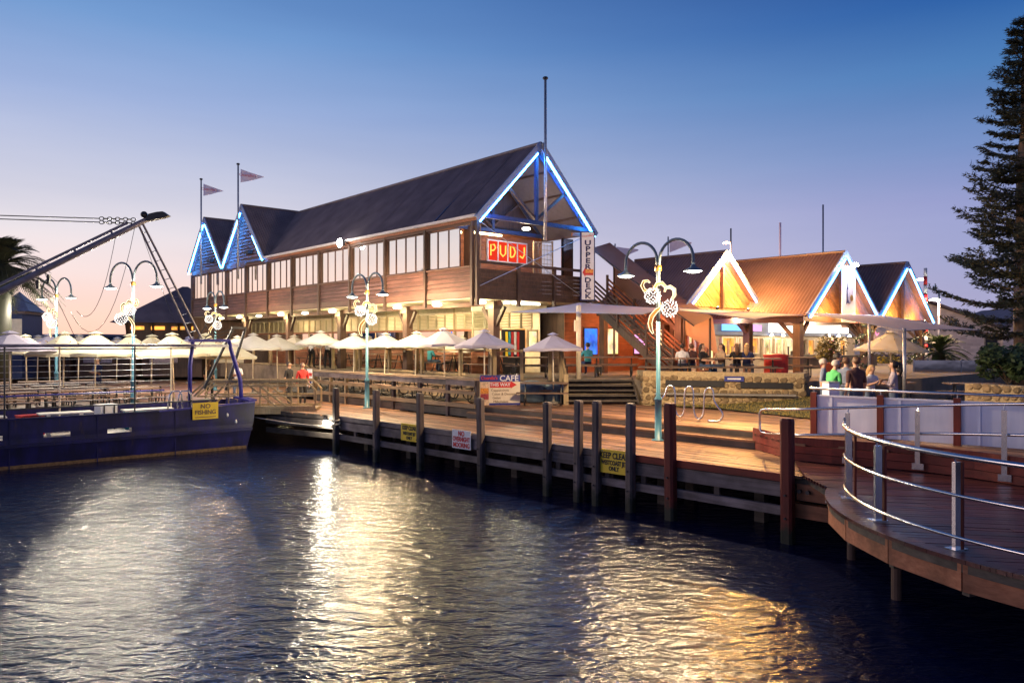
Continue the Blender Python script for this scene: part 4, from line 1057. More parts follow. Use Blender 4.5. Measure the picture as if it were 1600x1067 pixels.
# ---------------------------------------------------------------- street lamps with lit bauble ornaments
def curl(pts, w, mb_plate, mb_rope, y=0):
    """flat tapering comma drawn through pts, with a rope light round its edge"""
    n = len(pts); L, Rr = [], []
    for i in range(n):
        a, b = Vector(pts[max(i - 1, 0)]), Vector(pts[min(i + 1, n - 1)])
        d = (b - a).normalized(); nn = Vector((-d.y, d.x)); ww = w * (.25 + .75 * math.sin(math.pi * min(1, (i + .8) / n)))
        p = Vector(pts[i]); L.append(p + nn * ww / 2); Rr.append(p - nn * ww / 2)
    for i in range(n - 1):
        mb_plate.extrude([(L[i].x, y, L[i].y), (L[i + 1].x, y, L[i + 1].y), (Rr[i + 1].x, y, Rr[i + 1].y), (Rr[i].x, y, Rr[i].y)], (0, .02, 0))
    loop = L + Rr[::-1] + [L[0]]
    mb_rope.tube([(p.x, y - .012, p.y) for p in loop], .009, 5)
bulbmesh = None
def bauble(c, r, n=95):
    mb = MB()
    for i in range(n):
        z = 1 - 2 * (i + .5) / n; a = i * 2.39996; q = math.sqrt(1 - z * z)
        d = Vector((q * math.cos(a), q * math.sin(a), z)); p = Vector(c) + d * r * rnd.uniform(.86, 1.06)
        s = .016
        mb.add([p + Vector((s, 0, 0)), p + Vector((-s, 0, 0)), p + Vector((0, s, 0)), p + Vector((0, -s, 0)), p + Vector((0, 0, s)), p + Vector((0, 0, -s))],
               [(0, 2, 4), (2, 1, 4), (1, 3, 4), (3, 0, 4), (2, 0, 5), (1, 2, 5), (3, 1, 5), (0, 3, 5)])
    return mb
def street_lamp(label, p, ang, reach, height=5.05, face=0, power=1000, flip=1, orn=True, color=(1, .70, .38)):
    root = thing('street_lamp', label, 'street lamp', (p[0], p[1], LOW), 0, 'twin arched street lamps')
    k = height / 5.05
    MB().lathe([(.17, 0), (.17, .025), (.088, .03), (.088, 1.0), (.10, 1.02), (.10, 1.06), (.055, 1.12), (.052, 3.0 * k)], 14).build('pole', 'lamp_paint', root, True)
    MB().lathe([(.052, 3.0 * k), (.05, 4.36 * k)], 12).build('pole_top', 'lamp_grey', root, True)
    MB().lathe([(.085, 0), (.085, .14)], 12, (0, 0, 4.28 * k)).build('collar', 'gold', root, True)
    dx, dy = math.cos(ang), math.sin(ang)
    for s in (-1, 1):
        rr = reach / 2; z0 = 4.36 * k; pts = [(0, 0, z0 - .1)]
        for i in range(15):
            a = math.pi * i / 14; q = rr - rr * math.cos(a)
            pts.append((s * dx * q + s * dx * .03, s * dy * q + s * dy * .03, z0 + .16 + rr * 1.05 * math.sin(a)))
        pts.append((pts[-1][0], pts[-1][1], z0 - .08))
        arm = MB().tube(pts, .038, 10).build('arm', 'lamp_grey', root, True)
        ex, ey, ez = pts[-1]
        sh = MB().lathe([(.045, .10), (.06, .05), (.13, .0), (.235, -.055), (.24, -.075), (.20, -.06)], 18, (ex, ey, ez), cap=False).build('shade', 'lamp_grey', root, True)
        MB().lathe([(.02, -.115), (.12, -.105), (.19, -.075), (.20, -.062)], 18, (ex, ey, ez), cap=False).build('lamp_lens', 'lamp_white', sh, True)
        point(root, (ex, ey, ez - .17), power, color, .09)
    if orn:
        holder = bpy.data.objects.new('ornament_frame', MB().tube([(-.15, 0, 3.95), (.15, 0, 3.2)], .012, 5).mesh('ornament_frame', 'gold')); col.objects.link(holder)
        holder.parent = root; holder.rotation_euler = (0, 0, face); holder.location = (0, 0, 0); holder.scale = (flip, 1, 1)
        bauble((-.20, -.30, 3.63), .20).build('bauble', 'bulb', holder)['kind'] = 'stuff'; bauble((.22, -.32, 3.32), .215).build('bauble', 'bulb', holder)['kind'] = 'stuff'
        for cpts, cw, cy in (([(-.20, 3.82), (-.27, 3.76), (-.38, 3.78), (-.44, 3.90), (-.40, 4.00), (-.30, 4.02), (-.24, 3.97)], 0.072, -.16),
                ([(-.14, 3.82), (-.06, 3.94), (.06, 3.96), (.14, 3.88), (.16, 3.80)], 0.088, -.15),
                ([(.30, 3.55), (.37, 3.66), (.36, 3.80), (.26, 3.87), (.15, 3.84), (.12, 3.74)], 0.088, -.18),
                ([(.08, 3.38), (-.08, 3.27), (-.20, 3.12), (-.24, 2.95), (-.21, 2.80), (-.16, 2.70)], 0.104, -.15)):
            pl, rp = MB(), MB(); curl(cpts, cw, pl, rp, cy)
            so = pl.build('gold_scroll', 'gold', holder); rp.build('rope_light', 'rope_light', holder)
        pass
    return root
ja = R(JA + 90)
street_lamp('nearest twin arched lamp with white baubles at the boardwalk steps', J(2.35, 4.6), ja, .98)
street_lamp('twin arched lamp beside the dark timber fence at mid jetty', J(2.35, 17.55), ja, .98)
street_lamp('distant twin arched lamp behind the blue boat gantry', (-15.15, 38.2), ja, .98, power=350)
pT = at(208, 533, 27.3); street_lamp('tall twin arched lamp rising behind the blue boat', pT, R(-24), 1.17, 5.35, power=680, color=(1, .86, .66), face=R(-24), flip=-1)
pT = at(88, 533, 34.5); street_lamp('farther twin arched lamp near the palm tree', pT, R(-30), 1.17, 5.35, power=680, color=(1, .86, .66), face=R(-30))
# ---------------------------------------------------------------- umbrellas
def umbrella_proto(mat, r=1.15, h=2.55, n=8, drop=.54):
    root = thing('patio_umbrella', 'umbrella', 'umbrella', (0, 0, -50), 0, 'patio umbrellas')
    cz = h; rim = h - drop
    def ring(rr, z, sagk=.0):
        return [(rr * math.cos(2 * math.pi * i / (2 * n)) * (1 if i % 2 == 0 else .955), rr * math.sin(2 * math.pi * i / (2 * n)) * (1 if i % 2 == 0 else .955), z + (0 if i % 2 == 0 else sagk)) for i in range(2 * n)]
    mb = MB(); rings = [ring(.12 * r, cz - .05), ring(.4 * r, cz - drop * .40, -.012), ring(.72 * r, cz - drop * .71, -.02), ring(r, rim, .03), ring(r * 1.0, rim - .09, .03)]
    vs = [(0, 0, cz)] + [p for q in rings for p in q]; fs = []
    m = 2 * n
    for i in range(m): fs.append((0, 1 + i, 1 + (i + 1) % m))
    for k in range(4):
        for i in range(m): fs.append((1 + k * m + i, 1 + (k + 1) * m + i, 1 + (k + 1) * m + (i + 1) % m, 1 + k * m + (i + 1) % m))
    cn = mb.add(vs, fs).build('canopy', mat, root)
    cap = ring(.2 * r, cz + .0, -.01)
    MB().add([(0, 0, cz + .09)] + cap, [(0, 1 + i, 1 + (i + 1) % m) for i in range(m)]).build('vent_cap', mat, cn)
    MB().tube([(0, 0, 0), (0, 0, cz + .02)], .026, 8).build('pole', 'cream_paint', root, True)
    rb_ = MB()
    for i in range(n):
        a = 2 * math.pi * i / n
        rb_.beam((.03 * math.cos(a), .03 * math.sin(a), cz - .1), (r * .98 * math.cos(a), r * .98 * math.sin(a), rim - .02), .016, .022)
        rb_.beam((.03 * math.cos(a), .03 * math.sin(a), cz - .62), (r * .5 * math.cos(a), r * .5 * math.sin(a), cz - .26), .014, .016)
    rb_.build('ribs', 'pale_rail', root)
    MB().lathe([(.24, 0), (.24, .05), (.05, .09), (.04, .25)], 12).build('base', 'concrete', root)
    return root
U = {m: umbrella_proto(m, drop=.74 if m == 'canvas_cream' else .54) for m in ('canvas', 'canvas_cream', 'canvas_lilac')}
used = set()
def umbrella(m, px_, py_, d, base, label, rz=None, scale=None):
    p = at(px_, py_, d); h = p.z - base; s = h / 2.64
    rz = rnd.uniform(0, .7) if rz is None else rz
    if m not in used: used.add(m); o = U[m]; o.location = (p.x, p.y, base); o.rotation_euler = (0, 0, rz); o['label'] = label
    else: o = dup(U[m], (p.x, p.y, base), rz, label)
    o.scale = (scale or s, scale or s, s); o.rotation_euler = (rnd.uniform(-.035, .035), rnd.uniform(-.035, .035), rz)
    return o
umbrella('canvas_lilac', 865, 519, 25.7, UP, 'lilac umbrella nearest the timber steps')
umbrella('canvas_lilac', 757, 514, 26.5, UP, 'lilac umbrella behind the café board')
umbrella('canvas_lilac', 695, 511, 28.2, UP, 'greyish umbrella overlapping the corner end of the umbrella row')
umbrella('canvas', 648, 517, 30.2, UP, 'white umbrella left of the greyish one in front of the louvres')
umbrella('canvas', 600, 519, 32.0, UP, 'white umbrella just beside the mid jetty lamp pole')
umbrella('canvas', 552, 520, 33.6, UP, 'white umbrella half hidden by the mid jetty lamp')
umbrella('canvas', 500, 516, 35.2, UP, 'white umbrella over the patio steps far along the restaurant')
umbrella('canvas', 434, 522, 37.0, LOW, 'white umbrella at the end of the gangway')
umbrella('canvas', 395, 520, 35.5, LOW, 'white umbrella framed by the black boat gantry')
umbrella('canvas_cream', 352, 528, 33.5, LOW, 'cream umbrella behind the blue boat gantry', scale=1.2)
umbrella('canvas_cream', 272, 519, 30.2, LOW, 'large cream umbrella right of the tall terrace lamp', scale=1.22)
umbrella('canvas_cream', 236, 522, 34, LOW, 'cream umbrella hidden partly behind the terrace lamp pole', scale=1.15)
umbrella('canvas_cream', 148, 517, 29.0, LOW, 'large cream umbrella in the middle of the terrace', scale=1.25)
umbrella('canvas_lilac', 16, 516, 27.0, LOW, 'big grey umbrella at the end of the terrace below the boom', scale=1.3)
umbrella('canvas', 182, 526, 44, LOW, 'small pale umbrella far behind the middle terrace umbrella')
umbrella('canvas_lilac', 78, 521, 40, LOW, 'pale lilac umbrella behind the terrace under the bauble lamp', scale=1.15)
umbrella('canvas', 58, 523, 42, LOW, 'small white umbrella next to the grey end umbrella')
umbrella('canvas_lilac', 100, 523, 43, LOW, 'small lilac umbrella peeking between two larger ones')
umbrella('canvas', 122, 522, 41, LOW, 'small white umbrella left of the large middle one')
umbrella('canvas_cream', 42, 522, 36, LOW, 'cream umbrella half behind the grey end umbrella')
umbrella('canvas_lilac', 298, 525, 45, LOW, 'lilac umbrella in front of the hip roofed pavilion', scale=1.2)
umbrella('canvas_cream', 206, 521, 31, LOW, 'cream umbrella directly behind the tall terrace lamp base', scale=1.15)
umbrella('canvas_cream', 322, 520, 31.5, LOW, 'cream umbrella just left of the blue gantry leg', scale=1.2)
umbrella('canvas_cream', 98, 517, 28.6, LOW, 'cream umbrella left of the large middle terrace one', scale=1.15)
umbrella('canvas', 372, 524, 40, LOW, 'small white umbrella far behind the black boat frame')
umbrella('canvas', 462, 523, 40, LOW, 'small white umbrella left of the far patio steps')
umbrella('canvas_cream', 1390, 516, 31, UP, 'cream umbrella under the long white sail', scale=1.25)
umbrella('canvas', 722, 526, 31.5, PATIO - .9, 'white umbrella behind the greyish and lilac ones')
# ---------------------------------------------------------------- picnic tables
def table_proto(mat='black_iron'):
    root = thing('picnic_table', 'table', 'picnic table', (0, 0, -50), 0, 'picnic tables')
    for i in range(5): board('top_plank', 'table_wood', (0, -.30 + i * .15, .74), (1.7, .14, .04), 0, root)
    for s in (-1, 1):
        for i in range(2): board('seat_plank', 'table_wood', (0, s * (.62 + i * .13), .44), (1.7, .125, .04), 0, root)
    for sx in (-.6, .6):
        fr = MB()
        for s in (-1, 1):
            fr.tube([(sx, s * .62, .42), (sx, s * .60, .10), (sx, s * .50, .03), (sx, s * .35, .03), (sx, s * .22, .12), (sx, s * .05, .70)], .022, 7)
            fr.tube([(sx, s * .75, .41), (sx, s * .30, .41)], .020, 6)
        fr.build('leg_frame', mat, root)
    return root
T1 = table_proto()
def table(p, rz, label, base):
    global _t0
    if not _t0: _t0 = True; T1.location = (p[0], p[1], base); T1.rotation_euler = (0, 0, rz); T1['label'] = label; return T1
    return dup(T1, (p[0], p[1], base), rz, label)
_t0 = False
ordn = ['first', 'second', 'third', 'fourth', 'fifth', 'sixth', 'seventh', 'eighth', 'ninth', 'tenth']
for k in range(6):
    table(J(4.0, 13.6 + k * 1.95), ja + rnd.uniform(-.06, .06), f'{ordn[k]} picnic table from the café board behind the dark timber fence', UP)
for k in range(6):
    table(J(6.3, 14.4 + k * 2.1), ja + R(90) + rnd.uniform(-.1, .1), f'{ordn[k]} picnic table counted from the corner column, under the umbrella row', UP) if B.inv(J(6.3, 14.4 + k * 2.1))[0] < .2 else None
for k in range(6):
    table(B(2.35, 1.9 + k * 3.0), B.a + R(90), f'{ordn[k]} picnic table on the patio counted from the corner column', PATIO)
for (x, y, lb) in ((.75, 28.0, 'picnic table on the patio just behind the front railing'), (2.6, 28.3, 'picnic table on the patio at the top of the timber steps'), (4.0, 28.9, 'patio picnic table beside the foot of the fabric covered stair'),
                   (5.35, 26.5, 'picnic table behind the stone wall nearest the timber steps'), (6.9, 26.5, 'picnic table with diners behind the middle of the stone wall'), (8.5, 26.2, 'picnic table with diners behind the stone wall near the red drum'),
                   (10.4, 27.9, 'empty picnic table beside the hut column and red drum')):
    table((x, y), R(-12), lb, PATIO)
table((1.05, 25.15), R(-5), 'dark picnic table on the boardwalk beside the café board', UP)
table((15.2, 24.6), R(-8), 'picnic table in front of the planter wall', UP); table((12.8, 25.6), R(-12), 'picnic table under the long white sail', UP)
rr = random.Random(4); cnt = 0
for i in range(5):
    for k in range(10):
        q = Bt(-2.6 - k * 1.98 + (i % 2) * .8, 4.3 + i * 1.95 + rr.uniform(-.15, .15))
        if J.inv(q)[0] > 1.2 or q.x < -29: continue
        table(q, R(39.3) + rr.uniform(-.08, .08), f'bare timber picnic table in {("front", "second", "third", "fourth", "back")[i]} row of the left terrace, {ordn[k]} from the gangway', LOW); cnt += 1
# ---------------------------------------------------------------- dark timber fence along the jetty
fpx = [493, 517, 541, 578, 615, 656, 700, 745]
fy = [j_px(p, 2.8) for p in fpx]
fc = thing('timber_fence', 'dark timber fence with wide top rail between jetty and picnic tables', 'fence', tuple(J(2.8, fy[-1], LOW)), J.a)
for i, y_ in enumerate(fy): board('post', 'pale_timber' if i < 4 else 'grey_pile', (0, y_ - fy[-1], .60), (.12, .12, 1.25), 0, fc)
for a, b in zip(fy, fy[1:]):
    m_, L = (a + b) / 2 - fy[-1], abs(b - a)
    board('top_rail', 'pale_rail', (0, m_, 1.27), (.24, L - .006, .05), 0, fc)
    board('face_board', 'grey_beam', (-.085, m_, 1.13), (.04, L - .006, .18), 0, fc)
    board('mid_rail', 'pale_rail', (-.08, m_, .80), (.04, L - .006, .10), 0, fc)
    board('low_rail', 'pale_rail', (-.08, m_, .38), (.04, L - .006, .14), 0, fc)
    board('foot_board', 'step_timber', (.02, m_, .14), (.06, L - .006, .26), 0, fc)
# ---------------------------------------------------------------- boards with writing
def sign_on_jetty(label, px0, px1, y0, y1, mat, lines, ink):
    a, b = j_px(px1, -.1), j_px(px0, -.1); mid = (a + b) / 2; d = J(-.1, mid).y
    z0, z1 = at(0, y1, d).z, at(0, y0, d).z; w_ = abs(b - a)
    root = thing('warning_sign', label, 'sign', tuple(J(-.1, mid, z0)), J.a - R(90), 'jetty warning signs')
    MB().span(-w_ / 2, w_ / 2, -.012, .0, 0, z1 - z0).build('panel', mat, root)
    for tx, fz, sz, sx in lines: text(tx, sz, ink, root, (0, -.016, (z1 - z0) * fz), (R(90), 0, 0), extrude=.003, bold=.006, sx=sx)
    for x in (-w_ / 2 + .05, w_ / 2 - .05): MB().tube([(x, -.012, z1 - z0 - .04), (x, -.02, z1 - z0 - .04)], .012, 6).build('screw', 'galv', root)
    return root
sign_on_jetty('yellow keep clear sign fixed at the far end of the jetty', 627, 653, 662, 689, 'sign_yellow', (('KEEP CLEAR', .74, .17, .72), ('WESTCOAST JET', .42, .13, .62), ('ONLY', .17, .13, .8)), 'ink_black')
sign_on_jetty('white no overnight mooring sign with red lettering on the jetty', 707, 736, 672, 701, 'sign_white', (('NO', .80, .18, .9), ('OVERNIGHT', .50, .18, .70), ('MOORING', .18, .18, .80)), 'ink_red')
sign_on_jetty('larger yellow keep clear sign between two near piles', 939, 981, 703, 740, 'sign_yellow', (('KEEP CLEAR', .74, .19, .78), ('WESTCOAST JET', .44, .14, .68), ('ONLY', .20, .13, .8)), 'ink_black')
cb = thing('cafe_board', 'standing café sign board with red arrow and dessert pictures', 'sign', (-.40, 24.75, UP), R(8))
MB().span(-.67, .67, -.03, .0, .03, 1.02).build('panel', 'sign_cream', cb)
MB().span(-.672, .672, -.036, -.03, .80, 1.022).build('header', 'sign_blue', cb); MB().span(-.36, .672, -.036, -.03, .03, .10).build('footer', 'sign_blue', cb)
text('CAFÉ', .27, 'sign_white', cb, (.30, -.04, .905), (R(90), 0, 0), bold=.004)
text("Cicerello's", .15, 'ink_red', cb, (-.36, -.04, .92), (R(90), 0, 0), bold=.004, sx=.85)
MB().extrude([(-.34, -.036, .61), (.36, -.036, .61), (.36, -.036, .58), (.56, -.036, .70), (.36, -.036, .82), (.36, -.036, .79), (-.34, -.036, .79)], (0, -.006, 0)).build('arrow', 'sign_red', cb)
text('THIS WAY', .155, 'sign_white', cb, (.0, -.044, .70), (R(90), 0, 0), bold=.003, sx=.95)
for i, t_ in enumerate(('Cappuccinos', 'Cakes & Desserts', 'Gelati', 'Milkshakes')): text(t_, .115, 'ink_brown', cb, (-.30 + i * .025, -.034, .52 - i * .125), (R(90), 0, 0), align='LEFT', sx=1.0)
for i, m_ in enumerate(('photo_cream', 'photo_orange', 'photo_berry', 'photo_cream')): MB().span(-.655, -.375, -.035, -.031, .60 - i * .19, .785 - i * .19).build('food_picture', m_, cb)
for x in (-.6, .6): MB().beam((x, .0, .95), (x, .38, 0), .03, .04).build('leg', 'grey_pile', cb); MB().span(x - .02, x + .02, -.02, .02, 0, .05).build('foot', 'grey_pile', cb)
tk = thing('water_tank', 'blue plastic tank standing beside the café board', 'tank', (.68, 26.2, UP), 0)
MB().lathe([(.40, 0), (.52, .08), (.55, .45), (.50, .62), (.34, .68)], 20).build('body', 'tank_blue', tk, True); MB().lathe([(.36, .66), (.38, .70), (.2, .76)], 16).build('lid', 'tank_blue', tk, True)
tk2 = dup(tk, (1.5, 26.1, UP), 1, 'blue plastic tank behind the boardwalk picnic table'); tk2.scale = (.8, .8, .95)
nb = thing('notice_board', 'small white notice fixed at the gangway end of the timber fence', 'sign', tuple(J(2.62, fy[0] + .15, LOW + .62)), J.a - R(90))
MB().span(-.2, .2, -.02, .0, 0, .72).build('panel', 'sign_white', nb); MB().span(-.2, .2, -.025, -.02, .42, .56).build('print', 'ink_red', nb); MB().span(-.17, .17, -.025, -.02, .12, .30).build('print', 'sign_blue', nb)
# ---------------------------------------------------------------- cycle rack
rp = [(640, 940), (612, 905), (607, 865), (632, 812), (665, 775), (680, 735), (690, 700), (715, 685), (740, 700), (752, 740), (755, 800), (756, 880), (770, 928), (793, 946), (817, 928), (830, 880), (831, 780), (838, 725), (850, 698), (868, 689), (890, 698),
      (902, 730), (905, 800), (908, 900), (922, 942), (945, 960), (970, 942), (985, 900), (990, 790), (996, 735), (1012, 705), (1036, 697), (1056, 712), (1064, 760), (1068, 800), (1095, 850), (1125, 890), (1137, 925), (1122, 958), (1095, 971), (1020, 971)]
br = thing('bicycle_rack', 'wavy stainless bicycle rack on the boardwalk behind the red piles', 'bike rack', (4.05, 20.3, UP), R(-22))
fine = []
P_ = [Vector(((x - 640) * .00325, 0, (971 - y) * .00318 + .03)) for x, y in rp]
for i in range(len(P_) - 1):
    p0, p1, p2, p3 = P_[max(i - 1, 0)], P_[i], P_[i + 1], P_[min(i + 2, len(P_) - 1)]
    for k in range(3):
        t = k / 3; fine.append(.5 * ((2 * p1) + (p2 - p0) * t + (2 * p0 - 5 * p1 + 4 * p2 - p3) * t * t + (3 * p1 - p0 - 3 * p2 + p3) * t ** 3))
MB().tube(fine + [P_[-1]], .026, 10).build('tube', 'stainless', br, True)
for i in (13, 25): MB().lathe([(.07, 0), (.07, .012)], 12, (P_[i].x, 0, .0)).build('foot_plate', 'stainless', br)
# ---------------------------------------------------------------- stainless rail round the curved jetty
cr = thing('curved_railing', 'curved stainless railing round the near jetty', 'railing', (9.53, 10.45, LOW), 0)
def cp(a, r, z): return (r * math.cos(R(a)), r * math.sin(R(a)), z)
for z, r_, a0 in ((1.13, .033, 154), (.66, .022, 157), (.16, .022, 157)):
    MB().tube([cp(a, 4.47, z) for a in [a0 + i * 2 for i in range(int((246 - a0) / 2))]], r_, 10).build('rail', 'stainless', cr, True)
MB().tube([cp(154, 4.47, 1.13), cp(153.3, 4.47, 1.15), cp(153.0, 4.47, 1.20), cp(153.6, 4.47, 1.22)], .02, 8).build('rail_end', 'stainless', cr, True)
for a in (160.5, 180, 199, 218, 237):
    x, y_, _ = cp(a, 4.42, 0)
    ps = board('post', 'stainless', (x, y_, .53), (.10, .045, 1.04), R(a + 8), cr)
    board('post_back', 'red_pile', (x + .10 * math.cos(R(a + 8)) * -1, y_ - .10 * math.sin(R(a + 8)), .53), (.035, .05, 1.03), R(a + 8), cr)
    board('base_plate', 'stainless', (x, y_, .008), (.22, .16, .016), R(a), cr)
    MB().tube([(x, y_, 1.04), cp(a, 4.45, 1.11)], .012, 6).build('rail_bracket', 'stainless', cr)
    for z in (.66, .16): MB().tube([(x, y_, z), cp(a, 4.47, z)], .012, 6).build('rail_bracket', 'stainless', cr)
bx = thing('cable_box', 'pair of slim boxes on the second railing post', 'box', (5.0 + .12, 10.55, LOW + .55), 0)
for x in (0, .045): MB().span(x, x + .03, -.02, .02, 0, .45).build('conduit', 'cream_paint', bx)
# ---------------------------------------------------------------- handrail above the red fascia
hp = [(5.73, 16.9), (5.92, 15.75), (6.54, 15.3), (7.4, 14.75), (7.96, 14.3), (8.45, 13.65), (8.85, 12.9), (9.7, 11.2)]
hl = [0]
for a, b in zip(hp, hp[1:]): hl.append(hl[-1] + math.dist(a, b))
def hpt(s, z0):
    for i in range(len(hp) - 1):
        if s <= hl[i + 1] or i == len(hp) - 2:
            t = (s - hl[i]) / (hl[i + 1] - hl[i]); return (hp[i][0] + t * (hp[i + 1][0] - hp[i][0]) - hp[0][0], hp[i][1] + t * (hp[i + 1][1] - hp[i][1]) - hp[0][1], z0 + .085 * s)
ra = thing('ramp_handrail', 'straight stainless handrail with looped end above the red timber fascia', 'railing', (hp[0][0], hp[0][1], 0), 0)
SS = [i * .25 for i in range(int(hl[-1] / .25) + 1)]
top = [hpt(s, 2.22) for s in SS]; low = [hpt(s, 1.68) for s in SS]
loop = [Vector(p) for p in reversed(top)] + [Vector((-.06, .09, 2.20)), Vector((-.09, .13, 2.12)), Vector((-.09, .13, 1.76)), Vector((-.06, .09, 1.69))] + [Vector(p) for p in low]
MB().tube(loop, .028, 10).build('rail', 'stainless', ra, True)
for px_ in (1332, 1445, 1575):
    s = min(SS, key=lambda q: abs((hpt(q, 0)[0] + hp[0][0]) / (hpt(q, 0)[1] + hp[0][1]) - (px_ - 800) / FPX)); x, y_, _ = hpt(s, 0)
    zt = 2.22 + .085 * s
    board('post', 'stainless', (x - .05, y_ - .06, (1.38 + zt - .1) / 2), (.085, .05, zt - .1 - 1.38), R(-35), ra)
    board('foot_bracket', 'stainless', (x - .05, y_ - .07, 1.36), (.20, .05, .12), R(-35), ra)
    MB().tube([(x - .05, y_ - .06, zt - .12), (x, y_, zt)], .012, 6).build('rail_bracket', 'stainless', ra)
# ---------------------------------------------------------------- white panel fence with red posts
pa, pb = Vector((6.95, 17.1, UP)), Vector((10.0, 14.6, UP)); pd = (pb - pa).normalized(); pan = math.atan2(pd.y, pd.x)
pfz = thing('panel_fence', 'white panelled fence with dark red posts and steel top rail', 'fence', tuple(pa), pan)
def pf_s(px_):
    k = (px_ - 800) / FPX; return (k * pa.y - pa.x) / (pd.x - k * pd.y)
pst = [pf_s(1272), pf_s(1376), pf_s(1496), pf_s(1625), pf_s(1760)]
for s in pst: board('post', 'red_pile', (s, 0, .47), (.13, .12, 1.0), 0, pfz)
for a, b in zip(pst, pst[1:]):
    board('panel', 'panel_white', ((a + b) / 2, .02, .46), (b - a - .13, .03, .86), 0, pfz)
    board('panel_trim', 'panel_white', ((a + b) / 2, .0, .90), (b - a - .13, .05, .04), 0, pfz)
    board('panel_batten', 'panel_white', (a + .38, -.005, .46), (.05, .03, .84), 0, pfz)
MB().tube([(pst[0] - .1, 0, 1.06), (pst[-1], 0, 1.06)], .03, 10).build('top_rail', 'stainless', pfz, True)
for s in pst: MB().tube([(s, 0, .95), (s, 0, 1.05)], .014, 6).build('rail_bracket', 'stainless', pfz)
pq = at(1298, 600, 18.2); pdst = thing('power_pedestal', 'square pale service pedestal behind the white panel fence', 'pedestal', (pq.x, pq.y, UP), .2)
MB().span(-.14, .14, -.14, .14, 0, 1.12).build('body', 'panel_white', pdst); MB().span(-.15, .15, -.15, .15, 1.12, 1.16).build('cap', 'galv', pdst)
# ---------------------------------------------------------------- jetty lamp and mooring rope
lq = J(.12, 16.15); jl = thing('jetty_lamp', 'small glaring white lamp under the jetty corner', 'lamp', (lq.x, lq.y, LOW - .22), 0)
jl.location = (lq.x - .30, lq.y - .12, LOW - .24)
MB().sphere((0, 0, 0), .085, 12, 8).build('globe', 'flood', jl, True); MB().lathe([(.06, .08), (.10, .06), (.03, .16)], 10).build('holder', 'steel_dark', jl); MB().beam((0, 0, .14), (.25, .15, .2), .03, .03).build('bracket', 'steel_dark', jl)
point(jl, (0, -.16, -.02), 60, (1, .90, .66), .09)
def sagline(a, b, sag, n=12): return [Vector(a).lerp(Vector(b), i / n) - Vector((0, 0, sag * 4 * (i / n) * (1 - i / n))) for i in range(n + 1)]
ra_, rb_ = Bt(.42, .35, 1.05), J(-.2, 15.6, LOW - .35)
mr_ = thing('mooring_rope', 'pale mooring rope from the blue boat to the corner pile', 'rope', tuple(ra_), 0)
MB().tube([p - ra_ for p in sagline(ra_, rb_, .05)], .018, 7).build('strand', 'rope', mr_, True)
MB().tube([rb_ - ra_ + Vector((math.cos(t) * .14, math.sin(t) * .14, .02 * t)) for t in [i * .5 for i in range(26)]], .025, 6).build('knot', 'rope', mr_, True)
# ---------------------------------------------------------------- blue moored boat
bt = thing('moored_boat', 'dark blue steel work boat moored beside the terrace', 'boat', tuple(Bt.o), Bt.a)
BL = -26
st_x = [BL, -20, -14, -9, -5, -2.5, -1.0, 0]
def hull_z(x): return 1.44 + .16 * max(0, (x + 3) / 3) ** 2 if x > -3 else 1.44
side = MB()
# lower plating, knuckle line and bulwark with freeing ports left open
ports = [(-11.2 + i * 1.72 - .0, -10.5 + i * 1.72) for i in range(6)]
def ring(x):
    rk = .38 * max(0, (x + 1.2) / 1.2)
    return [(x + rk * .0, .12, -.5), (x + rk * .25, .04, .0), (x + rk * .6, -.02, .62), (x + rk * .8, .0, .86), (x + rk * .86, .0, 1.0), (x + rk, .02, hull_z(x))]
xs = sorted(set(st_x + [p for q in ports for p in q] + [0.0]))
rings = [ring(x) for x in xs]
vs = [p for r_ in rings for p in r_]
fs = []
for i in range(len(xs) - 1):
    port = any(abs(xs[i] - a) < 1e-6 and abs(xs[i + 1] - b) < 1e-6 for a, b in ports)
    for k in range(5):
        if port and k == 3: continue
        fs.append((i * 6 + k, (i + 1) * 6 + k, (i + 1) * 6 + k + 1, i * 6 + k + 1))
side.add(vs, fs)
e = ring(0); far = [(x - .1, 2.8 - y_, z) for x, y_, z in e]
for k in range(5): side.add([e[k], far[k], far[k + 1], e[k + 1]], [(0, 1, 2, 3)])
side.add([(BL, 2.8, -.5), (0, 2.8, -.5), (.3, 2.8, 1.55), (BL, 2.8, 1.44)], [(0, 1, 2, 3)])
side.build('hull', 'hull_blue', bt)
MB().span(BL, .1, .05, 2.75, .72, .80).build('deck', 'boat_white', bt)
MB().beam((BL, -.045, .64), (.25, -.045, .68), .07, .10).build('rubbing_strake', 'hull_blue', bt)
MB().beam((BL, .03, .03), (.06, .03, .03), .06, .13).build('waterline_rust', 'rust', bt)
for x in (-2.3, -4.6, -6.9, -9.2, -11.5, -13.8): MB().beam((x, -.004, 0), (x, -.004, 1.42), .02, .03, up=(1, 0, 0)).build('plate_seam', 'hull_blue', bt)
for x, z in ((-.6, 1.2), (-.3, .95)): MB().sphere((x, .0, z), .05, 8, 5, (1, .4, 1.6)).build('hull_fitting', 'galv', bt, True)
for x in (-16.5, -12.8, -5.6):
    MB().tube([(x + .24 * math.cos(t), -.10, .55 + .24 * math.sin(t)) for t in [i * math.pi / 8 for i in range(17)]], .075, 8).build('tyre_fender', 'ink_black', bt, True) if x < -16 else None
MB().beam((BL, .02, 1.46), (-2.8, .02, 1.46), .10, .05).build('gunwale', 'hull_blue', bt); MB().beam((-2.8, .02, 1.46), (.36, .02, 1.61), .10, .05).build('gunwale', 'hull_bright', bt)
MB().beam((.30, .02, 1.66), (-.05, .5, 1.78), .5, .06).build('bow_flap', 'hull_bright', bt)
